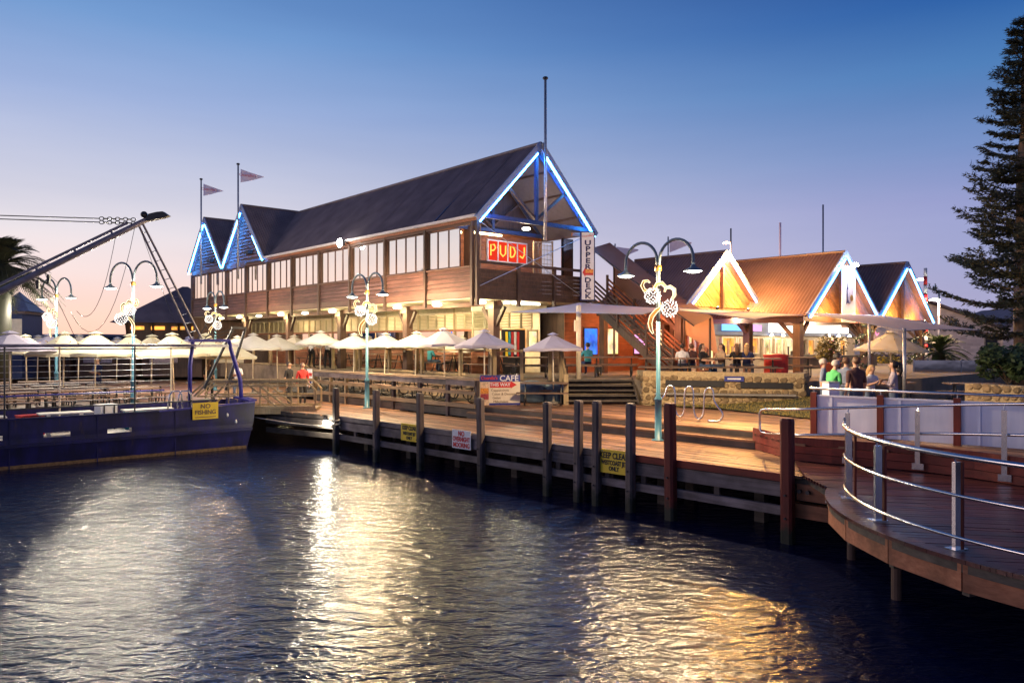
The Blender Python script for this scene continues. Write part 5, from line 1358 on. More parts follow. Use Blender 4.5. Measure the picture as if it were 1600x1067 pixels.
for k in range(9):
    x = -22.5 + k * 2.35
    MB().span(x, x + 1.5, .5 + .3 * (k % 2), 1.2 + .3 * (k % 2), 1.46, 1.50).build('deck_table', 'boat_white', bt)
    MB().span(x + .2, x + .3, .8, .9, .8, 1.46).build('table_leg', 'boat_white', bt); MB().span(x + 1.1, x + 1.2, .8, .9, .8, 1.46).build('table_leg', 'boat_white', bt)
    MB().span(x + .1, x + 1.3, 1.7, 2.1, 1.2, 1.26).build('bench', ('siding_red', 'hull_bright')[k % 2], bt)
    if k % 3 == 0: MB().span(x - .5, x - .05, 1.4, 1.9, .8, 1.42).build('locker', 'hull_bright', bt)
for k in range(14):
    x = -24.5 + k * 1.75
    MB().tube([(x, .15, 1.42), (x, .15, 3.58)] if k % 2 == 0 else [(x, 2.6, 1.2), (x, 2.6, 3.6)], .025, 6).build('stanchion', 'cream_paint' if k % 2 else 'steel_dark', bt)
for y_, z, r_, m_ in ((.15, 3.60, .04, 'boom_paint'), (.15, 3.50, .02, 'steel_dark'), (2.6, 3.62, .03, 'boom_paint')):
    MB().tube([(BL, y_, z - .0), (-1.6, y_, z + .02)], r_, 8).build('awning_rail', m_, bt)
for i in range(9):
    MB().tube([(BL, 2.55, 1.75 + i * .20), (-1.7, 2.55, 1.75 + i * .20)], .007, 4).build('guard_wire', 'galv', bt)
MB().tube([(BL, .15, 1.72), (-.9, .15, 1.74)], .022, 6).build('guard_rail', 'steel_dark', bt); MB().tube([(BL, 2.5, 1.95), (-2, 2.5, 2.0)], .025, 6).build('guard_rail', 'hull_bright', bt)
for x in (-9.3, -7.9):
    MB().tube([(x - .08, .2, 1.4), (x - .05, .2, 2.35), (x, .3, 2.58), (x + .08, .55, 2.45), (x + .1, .6, 1.4)], .035, 8).build('boarding_hoop', 'boat_white', bt, True)
MB().tube([(-9.2, .3, 2.28), (-7.95, .3, 2.28)], .03, 6).build('yellow_bar', 'sign_yellow', bt)
for x in (-2.35, -2.05): MB().tube([(x - .14, .2, 1.45), (x - .08, .2, 1.95), (x + .0, .2, 2.08), (x + .22, .2, 2.08), (x + .30, .2, 1.98), (x + .34, .2, 1.45)], .028, 8).build('ladder_hoop', 'stainless', bt, True)
# stern gantry
MB().tube([(-1.75, .3, 1.4), (-1.75, .3, 2.9), (-1.65, .3, 3.75)], .07, 8).build('gantry_leg', 'hull_bright', bt, True)
MB().tube([(.0, .3, 1.55), (-.05, .3, 2.4), (-.35, .3, 3.4), (-.45, .3, 3.78)], .075, 8).build('gantry_leg', 'hull_bright', bt, True)
MB().beam((-1.8, .3, 3.78), (-.4, .3, 3.78), .12, .10).build('gantry_beam', 'hull_bright', bt); MB().beam((-2.3, .3, 3.60), (-.1, .3, 3.60), .09, .09).build('gantry_beam', 'galv', bt)
MB().tube([(-1.1, .9, 2.1), (-.1, .9, 4.22), (.35, .9, 4.22), (-.35, .9, 2.0)], .055, 8).build('black_frame', 'black_iron', bt)
MB().beam((-.15, .9, 4.24), (.38, .9, 4.24), .10, .10).build('frame_head', 'black_iron', bt)
rg = MB()
for a, b in (((-1.6, .3, 3.8), (-.1, .9, 4.2)), ((-1.3, .3, 3.8), (.0, .9, 4.1)), ((-1.5, .3, 3.6), (-1.0, .3, 4.1)), ((-1.0, .3, 4.1), (-.7, .3, 3.8)), ((-1.5, .4, 3.8), (-1.2, .4, 4.3)), ((-.9, .5, 3.8), (-1.2, .5, 4.35)), ((.3, .9, 4.2), (-.2, .9, 2.2))): rg.tube([a, b], .016, 5)
rg.build('rigging', 'steel_dark', bt)
nf = thing('fishing_sign', 'yellow no fishing sign on the blue boat', 'sign', tuple(Bt(-1.35, -.055, 1.12)), Bt.a)
MB().span(-.42, .42, -.012, 0, 0, .56).build('panel', 'sign_yellow', nf); text('NO', .21, 'ink_brown', nf, (0, -.016, .43), (R(90), 0, 0), bold=.004); text('FISHING', .21, 'ink_brown', nf, (0, -.016, .23), (R(90), 0, 0), bold=.004, sx=.9)
MB().span(-.34, .34, -.016, -.012, .06, .085).build('small_print', 'ink_brown', nf)
# ---------------------------------------------------------------- boom with rigging over the boat
b0, b1 = at(-358, 631, 19.8), at(236, 340, 24.0); bd = b1 - b0
bo = thing('derrick_boom', 'long grey derrick boom slanting up over the terrace with chains', 'boom', tuple(b0), 0)
MB().tube([Vector(), bd * .9, bd], [.11, .09, .08], 12).build('spar', 'boom_paint', bo, True)
off = Vector((-.06, 0, .22)); MB().beam(off, bd * .93 + off * .8, .07, .08).build('upper_spar', 'boom_paint', bo)
for t in (.08, .2, .32, .44, .55, .66, .77, .88): MB().beam(bd * t, bd * t + off, .05, .05).build('spar_spacer', 'boom_paint', bo)
MB().extrude([bd * .985 + Vector(q) for q in ((-.1, -.08, -.08), (.55, -.08, .05), (.75, -.08, .12), (.55, -.08, .26), (.35, -.08, .24), (.1, -.08, .18))], (0, .18, 0)).build('boom_head', 'black_iron', bo)
MB().sphere(bd * .978 + Vector((0, 0, .2)), .11, 10, 6).build('sheave', 'black_iron', bo)
for k, (py_a, dz) in enumerate(((333, 0), (338, -.1))):
    a = at(-358, py_a - 7, 19.8) - b0; b = bd * .95 + Vector((0, 0, .18 - .12 * k)); c_ = a.lerp(b, .885)
    MB().tube([a, c_], .016, 5).build('stay_wire', 'black_iron', bo)
    for i in range(9):
        p0 = c_.lerp(b, i / 9); p1 = c_.lerp(b, (i + 1) / 9); m_ = (p0 + p1) / 2; dd = (p1 - p0) * .62
        up = Vector((0, 0, .055)) if i % 2 == 0 else Vector((0, .055, 0))
        MB().tube([m_ + dd * math.cos(t) + up * math.sin(t) for t in [j * math.pi / 5 for j in range(11)]], .014, 5).build('chain_link', 'black_iron', bo)
MB().tube([(0, 0, .8 - b0.z), (0, 0, 7.9 - b0.z)], [.16, .11], 12).build('mast', 'boom_paint', bo, True)
foot = Bt(-1.5, .35, 3.8) - b0; tip = bd * .965
sx = Vector((.16, .0, .05))
for s in (-1, 1): MB().tube([tip + sx * s * .4, foot + Vector((.0, 0, 0)) + sx * s], .035, 7).build('ladder_rail', 'boom_paint', bo)
for i in range(1, 13):
    t = i / 13; w_ = .4 + .6 * t; p = tip.lerp(foot, t); MB().tube([p - sx * w_, p + sx * w_], .012, 5).build('ladder_rung', 'boom_paint', bo)
for a, b, sg in ((bd * .89, at(120, 486, 21) - b0, 1.0), (bd * .95, at(110, 487, 21.5) - b0, 1.7), (bd * .96, foot + Vector((-.6, .2, 0)), .1), (bd * .96, foot + Vector((-.3, .2, 0)), .05), (bd * .676, at(124, 541, 22.8) - b0, .0), (bd * .57, at(66, 478, 21) - b0, .1)):
    MB().tube(sagline(a, b, sg), .009, 4).build('rigging_line', 'steel_dark', bo)
for t in (.65, .68): MB().span(*(lambda p: (p.x - .04, p.x + .04, p.y - .04, p.y + .04, p.z - .42, p.z - .15))(bd * t + Vector((.12, 0, 0)))).build('deck_light', 'black_iron', bo)
# ---------------------------------------------------------------- gangway
gw = thing('gangway', 'short timber gangway with trussed rails between boat and jetty', 'gangway', (-11.3, 26.6, LOW + .05), R(4))
GL = 4.25
MB().span(0, GL, 0, 1.1, -.02, .06).build('walkway', 'pale_rail', gw); MB().span(-.05, GL + .05, -.06, 0, -.14, .06).build('edge_beam', 'pale_timber', gw)
for y_ in (-.02, 1.1):
    for z, h in ((1.02, .10), (.86, .05), (.50, .05), (.10, .08)): MB().beam((.35 if z > .6 else .1, y_, z), (GL - (.3 if z > .6 else 0), y_, z), .05, h).build('rail', 'pale_timber', gw)
    for a, b in (((-.25, .45), (.4, 1.02)), ((.35, .1), (1.15, 1.0)), ((1.75, 1.0), (2.9, .1)), ((2.1, 1.0), (3.3, .05)), ((GL - .3, 1.02), (GL, .7)), ((GL, .7), (GL, .2)), ((GL, .2), (GL - .4, -.1)), ((.0, .5), (.5, 1.0))):
        MB().beam((a[0], y_, a[1]), (b[0], y_, b[1]), .045, .06).build('truss_bar', 'pale_timber', gw)
    for x in (1.2, 2.3, 3.4): MB().beam((x, y_, .1), (x, y_, 1.0), .04, .05).build('truss_bar', 'pale_timber', gw)
# ---------------------------------------------------------------- bins, pots and clutter on the hut patio
rd = thing('red_drum', 'red drum bin behind the stone wall', 'bin', (9.6, 27.2, PATIO), 0); MB().lathe([(.40, 0), (.42, .1), (.42, .75), (.44, .8)], 18).build('drum', 'bin_red', rd, True); MB().lathe([(.45, .8), (.45, .86), (.1, .9)], 18).build('lid', 'bin_red', rd, True)

# loose gear on the boat deck
for x, y_, w_, h, m_, lb in ((-3.2, 1.5, .6, .55, 'cloth_teal', 'teal fish crate on the boat deck nearest the gantry'), (-4.0, 1.9, .55, .8, 'sign_white', 'white ice box on the boat deck behind the near rail'), (-6.2, 1.6, .7, .6, 'bin_red', 'red crate in the middle of the boat deck'),
                          (-10.4, 1.4, .6, .75, 'hull_bright', 'blue crate on the boat deck near the boarding hoops'), (-12.6, 1.8, .8, .6, 'timber_dark', 'brown timber crate toward the far part of the boat deck')):
    q = Bt(x, y_, .80); c_ = thing('deck_crate', lb, 'crate', tuple(q), Bt.a + rnd.uniform(-.3, .3), 'crates on the boat deck')
    MB().span(-w_ / 2, w_ / 2, -.22, .22, 0, h).build('body', m_, c_); MB().span(-w_ / 2 - .02, w_ / 2 + .02, -.24, .24, h, h + .04).build('lid', m_, c_)
    for s in (-1, 1): MB().span(s * w_ * .3 - .02, s * w_ * .3 + .02, -.25, -.225, .0, h).build('strap', 'steel_dark', c_)
for x, r_, lb in ((-1.2, .26, 'coil of pale rope on the boat deck under the gantry'), (-7.4, .30, 'coil of pale rope on the boat rail amidships')):
    q = Bt(x, .45, .82 if x > -3 else 1.48); c_ = thing('rope_coil', lb, 'rope', tuple(q), 0)
    MB().tube([((r_ - .0015 * i) * math.cos(i * .5), (r_ - .0015 * i) * math.sin(i * .5), .025 + .0035 * i) for i in range(90)], .024, 6).build('strand', 'rope', c_, True)
# ---------------------------------------------------------------- plants and trees
def leaf_cloud(n, fn, size, seed):
    rr = random.Random(seed); mb = MB()
    for _ in range(n):
        p = Vector(fn(rr)); d = Vector((rr.gauss(0, 1), rr.gauss(0, 1), rr.gauss(0, .7))).normalized(); u = d.orthogonal().normalized(); s = size * rr.uniform(.6, 1.3)
        mb.add([p - d * s, p + u * s * .45, p + d * s, p - u * s * .45], [(0, 1, 2, 3)])
    return mb
def ball(rr, c, r, sc=(1, 1, 1)):
    d = Vector((rr.gauss(0, 1), rr.gauss(0, 1), rr.gauss(0, 1))).normalized() * r * rr.uniform(.45, 1) ** .5
    return (c[0] + d.x * sc[0], c[1] + d.y * sc[1], c[2] + d.z * sc[2])
pt = thing('potted_shrub', 'round leafy shrub in a red pot beside the hut column', 'plant', (12.05, 28.3, PATIO - .1), 0)
MB().lathe([(.26, 0), (.38, .6), (.42, .64), (.36, .60)], 16).build('pot', 'pot_red', pt, True)
cl = [(rnd.uniform(-.35, .35), rnd.uniform(-.3, .3), 1.1 + rnd.uniform(-.3, .4)) for _ in range(9)]
leaf_cloud(900, lambda r_: ball(r_, r_.choice(cl), .32), .07, 3).build('foliage', 'leaf_warm', pt); MB().tube([(0, 0, .5), (.02, 0, 1.1)], .04, 6).build('stem', 'bark', pt)
for px_, d, lb in ((1349, 32.0, 'leafy vine with fairy lights round the column between the two blue gables'), (1438, 36.5, 'leafy vine with fairy lights round the column at the last gable')):
    p = at(px_, 560, d); v_ = thing('climbing_vine', lb, 'vine', (p.x, p.y, PATIO), 0)
    def hel(r_):
        t = r_.random(); a = t * 14; return (.30 * math.cos(a) + r_.gauss(0, .07), .30 * math.sin(a) + r_.gauss(0, .07), .15 + 1.9 * t + r_.gauss(0, .05))
    leaf_cloud(420, hel, .07, int(px_)).build('foliage', 'leaf', v_)
    MB().tube([(.29 * math.cos(t * 14), .29 * math.sin(t * 14), .1 + 1.95 * t) for t in [i / 40 for i in range(41)]], .015, 5).build('stem', 'bark', v_)
    mb = MB()
    for i in range(26): t = i / 26; mb.sphere((.36 * math.cos(t * 14), .36 * math.sin(t * 14), .12 + 1.95 * t), .018, 5, 3)
    mb.build('fairy_lights', 'rope_light', v_)
def shrub(label, p, r_, h, n, mat, seed):
    s_ = thing('shrub', label, 'shrub', (p[0], p[1], p[2]), 0); rr = random.Random(seed)
    cl = [(rr.uniform(-r_, r_) * .7, rr.uniform(-r_, r_) * .6, h * rr.uniform(.3, .75)) for _ in range(14)]
    leaf_cloud(n, lambda q: ball(q, q.choice(cl), r_ * .42), .10, seed).build('foliage', mat, s_)
    st = MB()
    for c in cl: st.tube([(0, 0, 0), (c[0] * .5, c[1] * .5, c[2] * .6), c], [.03, .02, .008], 5)
    st.build('stems', 'bark', s_)
shrub('dense dark rounded bush in the stone planter', (15.6, 23.5, 2.4), .85, 1.35, 2400, 'leaf', 5)
shrub('low dark bush beneath the conifer trunk', (18.3, 25.5, 2.3), 1.0, .9, 1800, 'leaf', 6)
shrub('dry low shrubs in front of the stone museum', (25, 48, 1.6), 2.2, 1.6, 1500, 'leaf_warm', 8)
# conifer with whorled drooping branches
def conifer(label, p, H, Rm):
    t = thing('conifer_tree', label, 'tree', (p[0], p[1], 1.55), 0); rr = random.Random(11)
    MB().tube([(rr.uniform(-.06, .06) * (i > 0), rr.uniform(-.06, .06), H * i / 10) for i in range(11)], [.46 * (1 - i / 10) ** .8 + .05 for i in range(11)], 12).build('trunk', 'bark', t, True)
    limbs = MB(); fol = MB(); z = 2.7
    while z < H - .3:
        f = (z - 2.7) / (H - 2.7); L = Rm * (1 - f) ** .92 * rr.uniform(.88, 1.05) + .25
        nb = rr.choice((4, 5, 6, 7)); a0 = rr.uniform(0, 6.28)
        for k in range(nb):
            if rr.random() < .08: continue
            dro = rr.uniform(-.16, .02); rise = rr.uniform(.22, .48)
            a = a0 + 6.283 * k / nb + rr.uniform(-.2, .2); l_ = L * rr.uniform(.6, 1.12); dr = Vector((math.cos(a), math.sin(a), 0)); side = Vector((-dr.y, dr.x, 0))
            pts = [Vector((0, 0, z)) + dr * l_ * q + Vector((0, 0, dro * l_ * q + rise * l_ * q * q - .05 + dro * l_ * .3)) for q in (0, .2, .4, .6, .8, 1.0)]
            limbs.tube(pts, [.05, .045, .036, .028, .02, .012], 5)
            # foliage tufts: rope-like branchlets hanging from the outer limb, ending in upturned clumps
            nt = int(4 + l_ * 3.4)
            for j in range(nt):
                q = .12 + .88 * (j + rr.random()) / nt; i0 = min(4, int(q * 5)); base = pts[i0].lerp(pts[i0 + 1], q * 5 - i0)
                for s in (-1, 1):
                    ln = (.30 + .75 * (1 - q) + .15) * rr.uniform(.6, 1.15) * min(1, .45 + l_ / 4); dd = (side * s + dr * rr.uniform(.35, .9) + Vector((0, 0, rr.uniform(-.25, .15)))).normalized()
                    steps = 5
                    for m in range(steps):
                        c = base + dd * ln * (m + .7) / steps + Vector((0, 0, -.05 + .12 * ((m + 1) / steps) ** 2))
                        for _ in range(5):
                            d = (dd * .9 + Vector((rr.gauss(0, .55), rr.gauss(0, .55), rr.gauss(.15, .5)))).normalized(); u = d.orthogonal().normalized(); sz = rr.uniform(.10, .22); w_ = rr.uniform(.03, .055)
                            o = c + Vector((rr.gauss(0, .05), rr.gauss(0, .05), rr.gauss(0, .04)))
                            fol.add([o - u * w_, o + u * w_, o + d * sz], [(0, 1, 2)])
        z += .38 + .28 * (1 - f) * rr.uniform(.7, 1.3)
    tag(limbs.build('limbs', 'bark', t), kind='stuff'); fol.build('crown', 'needle', t)
cq = at(1602, 560, 32.5); conifer('tall dark conifer with tiered drooping branches beside the museum', cq, 16.4, 3.5)
# feathery palm crown against the sunset
def palm(label, p, H, nf, L, trunk_r, seed, mat='palm_leaf', zbase=1.5):
    t = thing('palm_tree', label, 'palm tree', (p[0], p[1], zbase), 0); rr = random.Random(seed)
    MB().tube([(0, 0, 0), (0, 0, H)], [trunk_r * 1.1, trunk_r], 10).build('trunk', 'palm_leaf', t, True)
    cr_ = MB()
    for k in range(nf):
        a = rr.uniform(0, 6.283); el = rr.uniform(-.5, 1.35); l_ = L * rr.uniform(.8, 1.1); dr = Vector((math.cos(a), math.sin(a), 0)); sd = Vector((-dr.y, dr.x, 0)); pts = []
        for i in range(9):
            q = i / 8; pts.append(Vector((0, 0, H)) + dr * l_ * q * math.cos(el) * (1 - .12 * q) + Vector((0, 0, l_ * (math.sin(el) * q - .55 * q * q * (1.0 if el > 0 else .5)))))
        cr_.tube(pts, [.03, .027, .024, .02, .017, .014, .011, .008, .005], 4)
        for i in range(1, 26):
            q = i / 26 * 7.9; i0 = int(q); c = pts[i0].lerp(pts[min(8, i0 + 1)], q - i0); tg = (pts[min(8, i0 + 1)] - pts[i0]).normalized(); ll = L * .23 * math.sin(math.pi * (i / 26 * .85 + .12))
            for s in (-1, 1):
                d = (sd * s * .75 + tg * .75 + Vector((0, 0, -.12))).normalized() * ll; w_ = tg * .035
                cr_.add([c - w_, c + w_, c + d], [(0, 1, 2)])
    cr_.build('crown', mat, t)
pq = at(0, 408, 34); palm('dark feathery palm against the sunset behind the boom', pq, pq.z - 1.5 - .2, 110, 2.9, .42, 3)
pq = at(1467, 545, 44); palm('short bushy palm in front of the stone museum', (pq.x, pq.y), 1.6, 46, 2.3, .35, 5, 'leaf')
# ---------------------------------------------------------------- buildings behind
pv = at(285, 505, 58); ha = thing('hip_roof_pavilion', 'dark hip roofed pavilion with lit eaves behind the terrace', 'building', (pv.x, pv.y, 1.5), R(20))
ez = 3.6
MB().add([(-4.4, -4.4, ez), (4.4, -4.4, ez), (4.4, 4.4, ez), (-4.4, 4.4, ez), (0, 0, ez + 2.9), (.4, .0, ez + 2.9)], [(0, 1, 4), (1, 5, 4), (1, 2, 5), (2, 3, 4, 5), (3, 0, 4), (3, 2, 1, 0)]).build('roof', 'roof_metal', ha)
MB().span(-3.4, 3.4, -3.4, 3.4, 0, ez - .02).build('wall', 'siding_v', ha)
for k in range(5):
    MB().span(-3.2 + k * 1.35, -2.3 + k * 1.35, -3.46, -3.42, ez - .50, ez - .25).build('window', 'orange_glow' if k % 2 else 'interior_warm', ha)
    MB().beam((-3.4 + k * 1.7, -3.45, 0), (-3.4 + k * 1.7, -3.45, ez), .15, .15).build('post', 'timber_dark', ha)
    MB().beam((-3.4 + k * 1.7, -3.5, ez - .8), (-3.4 + k * 1.7, -4.2, ez - .05), .1, .12).build('eave_brace', 'timber_dark', ha)
p = at(20, 500, 46); kb = thing('corner_kiosk', 'dark kiosk with blue neon strip below the palm', 'building', (p.x, p.y, 1.5), R(15))
MB().span(-2.2, 1.0, -1.5, 2, 0, 3.9).build('wall', 'frame_blue', kb); MB().span(-2.4, 1.2, -1.7, 2.2, 3.9, 4.05).build('roof', 'roof_metal', kb)
MB().add([(-.4, -1.9, 4.05), (1.5, -1.9, 4.05), (1.5, 1, 4.05), (-.4, 1, 4.05), (.5, -.4, 5.3)], [(0, 1, 4), (1, 2, 4), (2, 3, 4), (3, 0, 4)]).build('turret_roof', 'steel_blue', kb)
MB().span(.2, 1.0, -1.56, -1.52, 2.4, 3.6).build('window', 'cream_paint', kb); MB().tube([(-.5, -1.62, 2.2), (-.5, -1.62, 4.0)], .05, 6).build('neon_tube', 'neon_blue', kb); MB().tube([(-.55, -1.62, 1.4), (-.55, -1.62, 2.1)], .05, 6).build('neon_tube', 'pink_glow', kb)
p = at(1500, 530, 62); mu = thing('stone_museum', 'pale stone museum with twin gables and painted lettering', 'building', (p.x, p.y, 1.5), R(-4))
def stone_far():
    m, t, b = new_mat('limestone'); g = N(t, 'ShaderNodeNewGeometry'); mp = N(t, 'ShaderNodeMapping'); mp.inputs['Rotation'].default_value = (R(90), 0, 0); t.links.new(g.outputs['Position'], mp.inputs['Vector'])
    br_ = N(t, 'ShaderNodeTexBrick'); br_.inputs['Color1'].default_value = (.66, .58, .52, 1); br_.inputs['Color2'].default_value = (.40, .34, .32, 1); br_.inputs['Mortar'].default_value = (.55, .50, .46, 1)
    br_.inputs['Scale'].default_value = 1.0; br_.inputs['Brick Width'].default_value = .55; br_.inputs['Row Height'].default_value = .26; br_.inputs['Mortar Size'].default_value = .025; br_.inputs['Bias'].default_value = -.2
    t.links.new(mp.outputs[0], br_.inputs['Vector']); t.links.new(br_.outputs[0], b.inputs['Base Color']); b.inputs['Roughness'].default_value = .95
stone_far()
MB().extrude([(-6.2, 0, 0), (3.2, 0, 0), (3.2, 0, 3.4), (-2.8, 0, 5.5), (-6.2, 0, 4.2)], (0, 12, 0)).build('gable_wall', 'limestone', mu)
MB().extrude([(3.2, -.4, 0), (12.5, -.4, 0), (12.5, -.4, 3.4), (8.2, -.4, 5.0), (3.2, -.4, 3.4)], (0, 12, 0)).build('gable_wall', 'limestone', mu)
for x0, x1, xa, z0, za in ((-6.5, 3.3, -2.8, 4.1, 5.6), (3.1, 12.8, 8.2, 3.35, 5.1)):
    MB().extrude([(x0, -.45, z0 - .1), (xa, -.45, za), (x1, -.45, 3.25), (x1, -.45, 3.42), (xa, -.45, za + .18), (x0, -.45, z0 + .08)], (0, 12.6, 0)).build('roof', 'roof_metal', mu)
text('MUSEUM', .78, 'ink_black', mu, (-.6, -.06, 3.35), (R(90), 0, 0)); text('GALLERIES', .62, 'ink_black', mu, (-1.6, -.06, 2.25), (R(90), 0, 0))
for x, z, w_, h in ((-4.6, 1.4, .8, 1.1), (2.0, 1.4, .9, 1.5), (-3.0, 1.4, .8, 1.3)):
    f_ = MB().span(x - .08, x + w_ + .08, -.06, .0, z - .08, z + h + .08).build('window', 'concrete', mu); MB().span(x, x + w_, -.08, -.06, z, z + h).build('pane', 'ink_black', f_)
MB().span(7.4, 9.0, -.46, -.40, 0, 2.4).build('door', 'white_paint', mu)
p = at(1335, 560, 50); van = thing('blue_stall', 'low stall with pale tilted roof and blue front behind the vine columns', 'stall', (p.x, p.y, 1.55), 0)
MB().span(-3.0, 3.2, 0, 2, 0, 1.3).build('front', 'sign_blue', van); MB().extrude([(-3.4, -.3, 2.0), (3.6, -.3, 2.0), (2.6, 1.2, 3.1), (-2.8, 1.2, 3.1)], (0, .05, .04)).build('roof', 'cream_paint', van)
for x in (-3.2, 3.4): MB().beam((x, .0, 0), (x, 0, 2.0), .08, .08).build('post', 'galv', van)
MB().span(.2, 3.0, -.03, 0, .4, 1.2).build('poster', 'sign_yellow', van); MB().span(-2.8, 0, -.03, 0, .3, 1.2).build('poster', 'interior_blue', van)
tx = at(1362, 523, 49); MB().tube([(tx.x - p.x - .9 + .12 * i, -.1, tx.z - 1.45 + .16 * math.sin(2.1 * i)) for i in range(16)], .035, 6).build('neon_scrawl', 'pink_glow', van, True); MB().span(-.9, 2.2, -.05, .1, 2.3, 3.3).build('sign_backing', 'ink_navy', van) if False else None
# distant lamp posts, masts and roofs
def mast(label, px_, y0, y1, d, r_, mat, cat='mast', lamp=None, flag=None, name='mast', stripes=False):
    a, b = at(px_, y0, d), at(px_, y1, d); zb = 1.5
    root = thing(name, label, cat, (b.x, b.y, zb), 0)
    if stripes:
        n = 13
        for i in range(n): MB().tube([(0, 0, (a.z - zb) * i / n), (0, 0, (a.z - zb) * (i + 1) / n)], r_ * (1.15 - .4 * i / n), 8).build('band', 'sign_red' if i % 2 else 'sign_white', root, True)
    else: MB().tube([(0, 0, 0), (0, 0, a.z - zb)], r_, 8).build('pole', mat, root, True)
    if lamp:
        dx = lamp[0]; a = a.copy(); a.z -= lamp[3] if len(lamp) > 3 else 0; MB().beam((0, 0, a.z - zb - .5), (dx, 0, a.z - zb - .3), .06, .06).build('arm', mat, root)
        MB().lathe([(.08, .12), (.30, .03), (.30, 0), (.05, -.03)], 12, (dx, 0, a.z - zb - .4)).build('lamp_head', lamp[1], root, True)
        if len(lamp) > 2: point(root, (dx, -.2, a.z - zb - .6), lamp[2], (1, .6, .35), .15)
    if flag: MB().grid(lambda u, v: (.1 + 1.5 * u, .12 * math.sin(5 * u), a.z - zb - .2 - .2 * u - .9 * (1 - .9 * u) * v), 10, 5).build('pennant', 'flag_cloth', root, True)
    return root
mast('thin pole with orange street light behind the orange gable', 1142, 357, 420, 60, .06, 'steel_dark', 'lamp post', (-.35, 'lamp_orange', 500, .8), name='lamp_post')
mast('pink lit mast above the hut roofs', 1219, 348, 420, 60, .09, 'flag_cloth')
mast('bare flagpole behind the banner hut ridge', 1286, 320, 400, 48, .055, 'galv')
mast('distant small pennant pole behind the stair canopy', 961, 381, 430, 52, .05, 'galv', flag=1, name='flagpole', cat='flagpole')
mast('distant pennant pole seen through the near lamp arch', 1044, 370, 430, 52, .05, 'galv', flag=1, name='flagpole', cat='flagpole')
mast('red and white striped marker mast beside the last gable', 1446, 419, 560, 46, .13, 'sign_red', stripes=True)
mast('lamp post beyond the last gable roof', 1429, 429, 560, 55, .05, 'galv', 'lamp post', (.45, 'lamp_white', 700), name='lamp_post')
mast('slim lamp post in front of the stone museum', 1467, 459, 580, 45, .06, 'galv', 'lamp post', (-.25, 'lamp_white', 900), name='lamp_post')
for x, y_, w_, h, d, lb in ((205, 523, 5, 1.0, 70, 'low dark shed roof far behind the terrace lamps'), (48, 522, 6, 1.2, 64, 'low dark harbour shed behind the terrace end')):
    p = at(x, y_, d); s_ = thing('harbour_shed', lb, 'building', (p.x, p.y, 1.5), 0); MB().span(-w_, w_, 0, 4, 0, p.z - 1.5 - .2).build('wall', 'frame_blue', s_); MB().span(-w_ - .3, w_ + .3, -.4, 4.4, p.z - 1.7, p.z - 1.5).build('roof', 'steel_blue', s_)
for k in range(7):
    x = -30 + k * 4.2
    s_ = thing('back_stall', f'{ordn[k]} dark stall counted along the back of the terrace', 'stall', (x * 1.0, 47.5, 1.5), 0)
    MB().span(-1.9, 1.9, 0, 2.5, 0, 2.1).build('wall', 'timber_dark', s_); MB().span(-2.05, 2.05, -.5, 2.6, 2.1, 2.2).build('roof', 'roof_metal', s_)
    MB().span(-1.4, .4, -.04, 0, .9, 1.7).build('window', ('pane_dark', 'cloth_mauve', 'pane_dark', 'cream_paint')[k % 4], s_)
for k in range(3):
    p = at(1448 + k * 52, 600, 30 - k * 2); ca_ = None
# glass screen and kerb near the museum court
p = at(1450, 590, 33); gs = thing('glass_screen', 'low tinted glass screen beyond the picnic tables', 'screen', (p.x, p.y, UP), R(-5))
MB().span(-.6, 3.4, 0, .02, .1, 1.3).build('glass', 'pane_dark', gs); MB().beam((-.6, 0, .05), (3.4, 0, .05), .08, .08).build('rail', 'galv', gs)
for x in (-.6, 1.4, 3.4): MB().beam((x, .03, 0), (x, .03, 1.35), .06, .06).build('post', 'galv', gs)
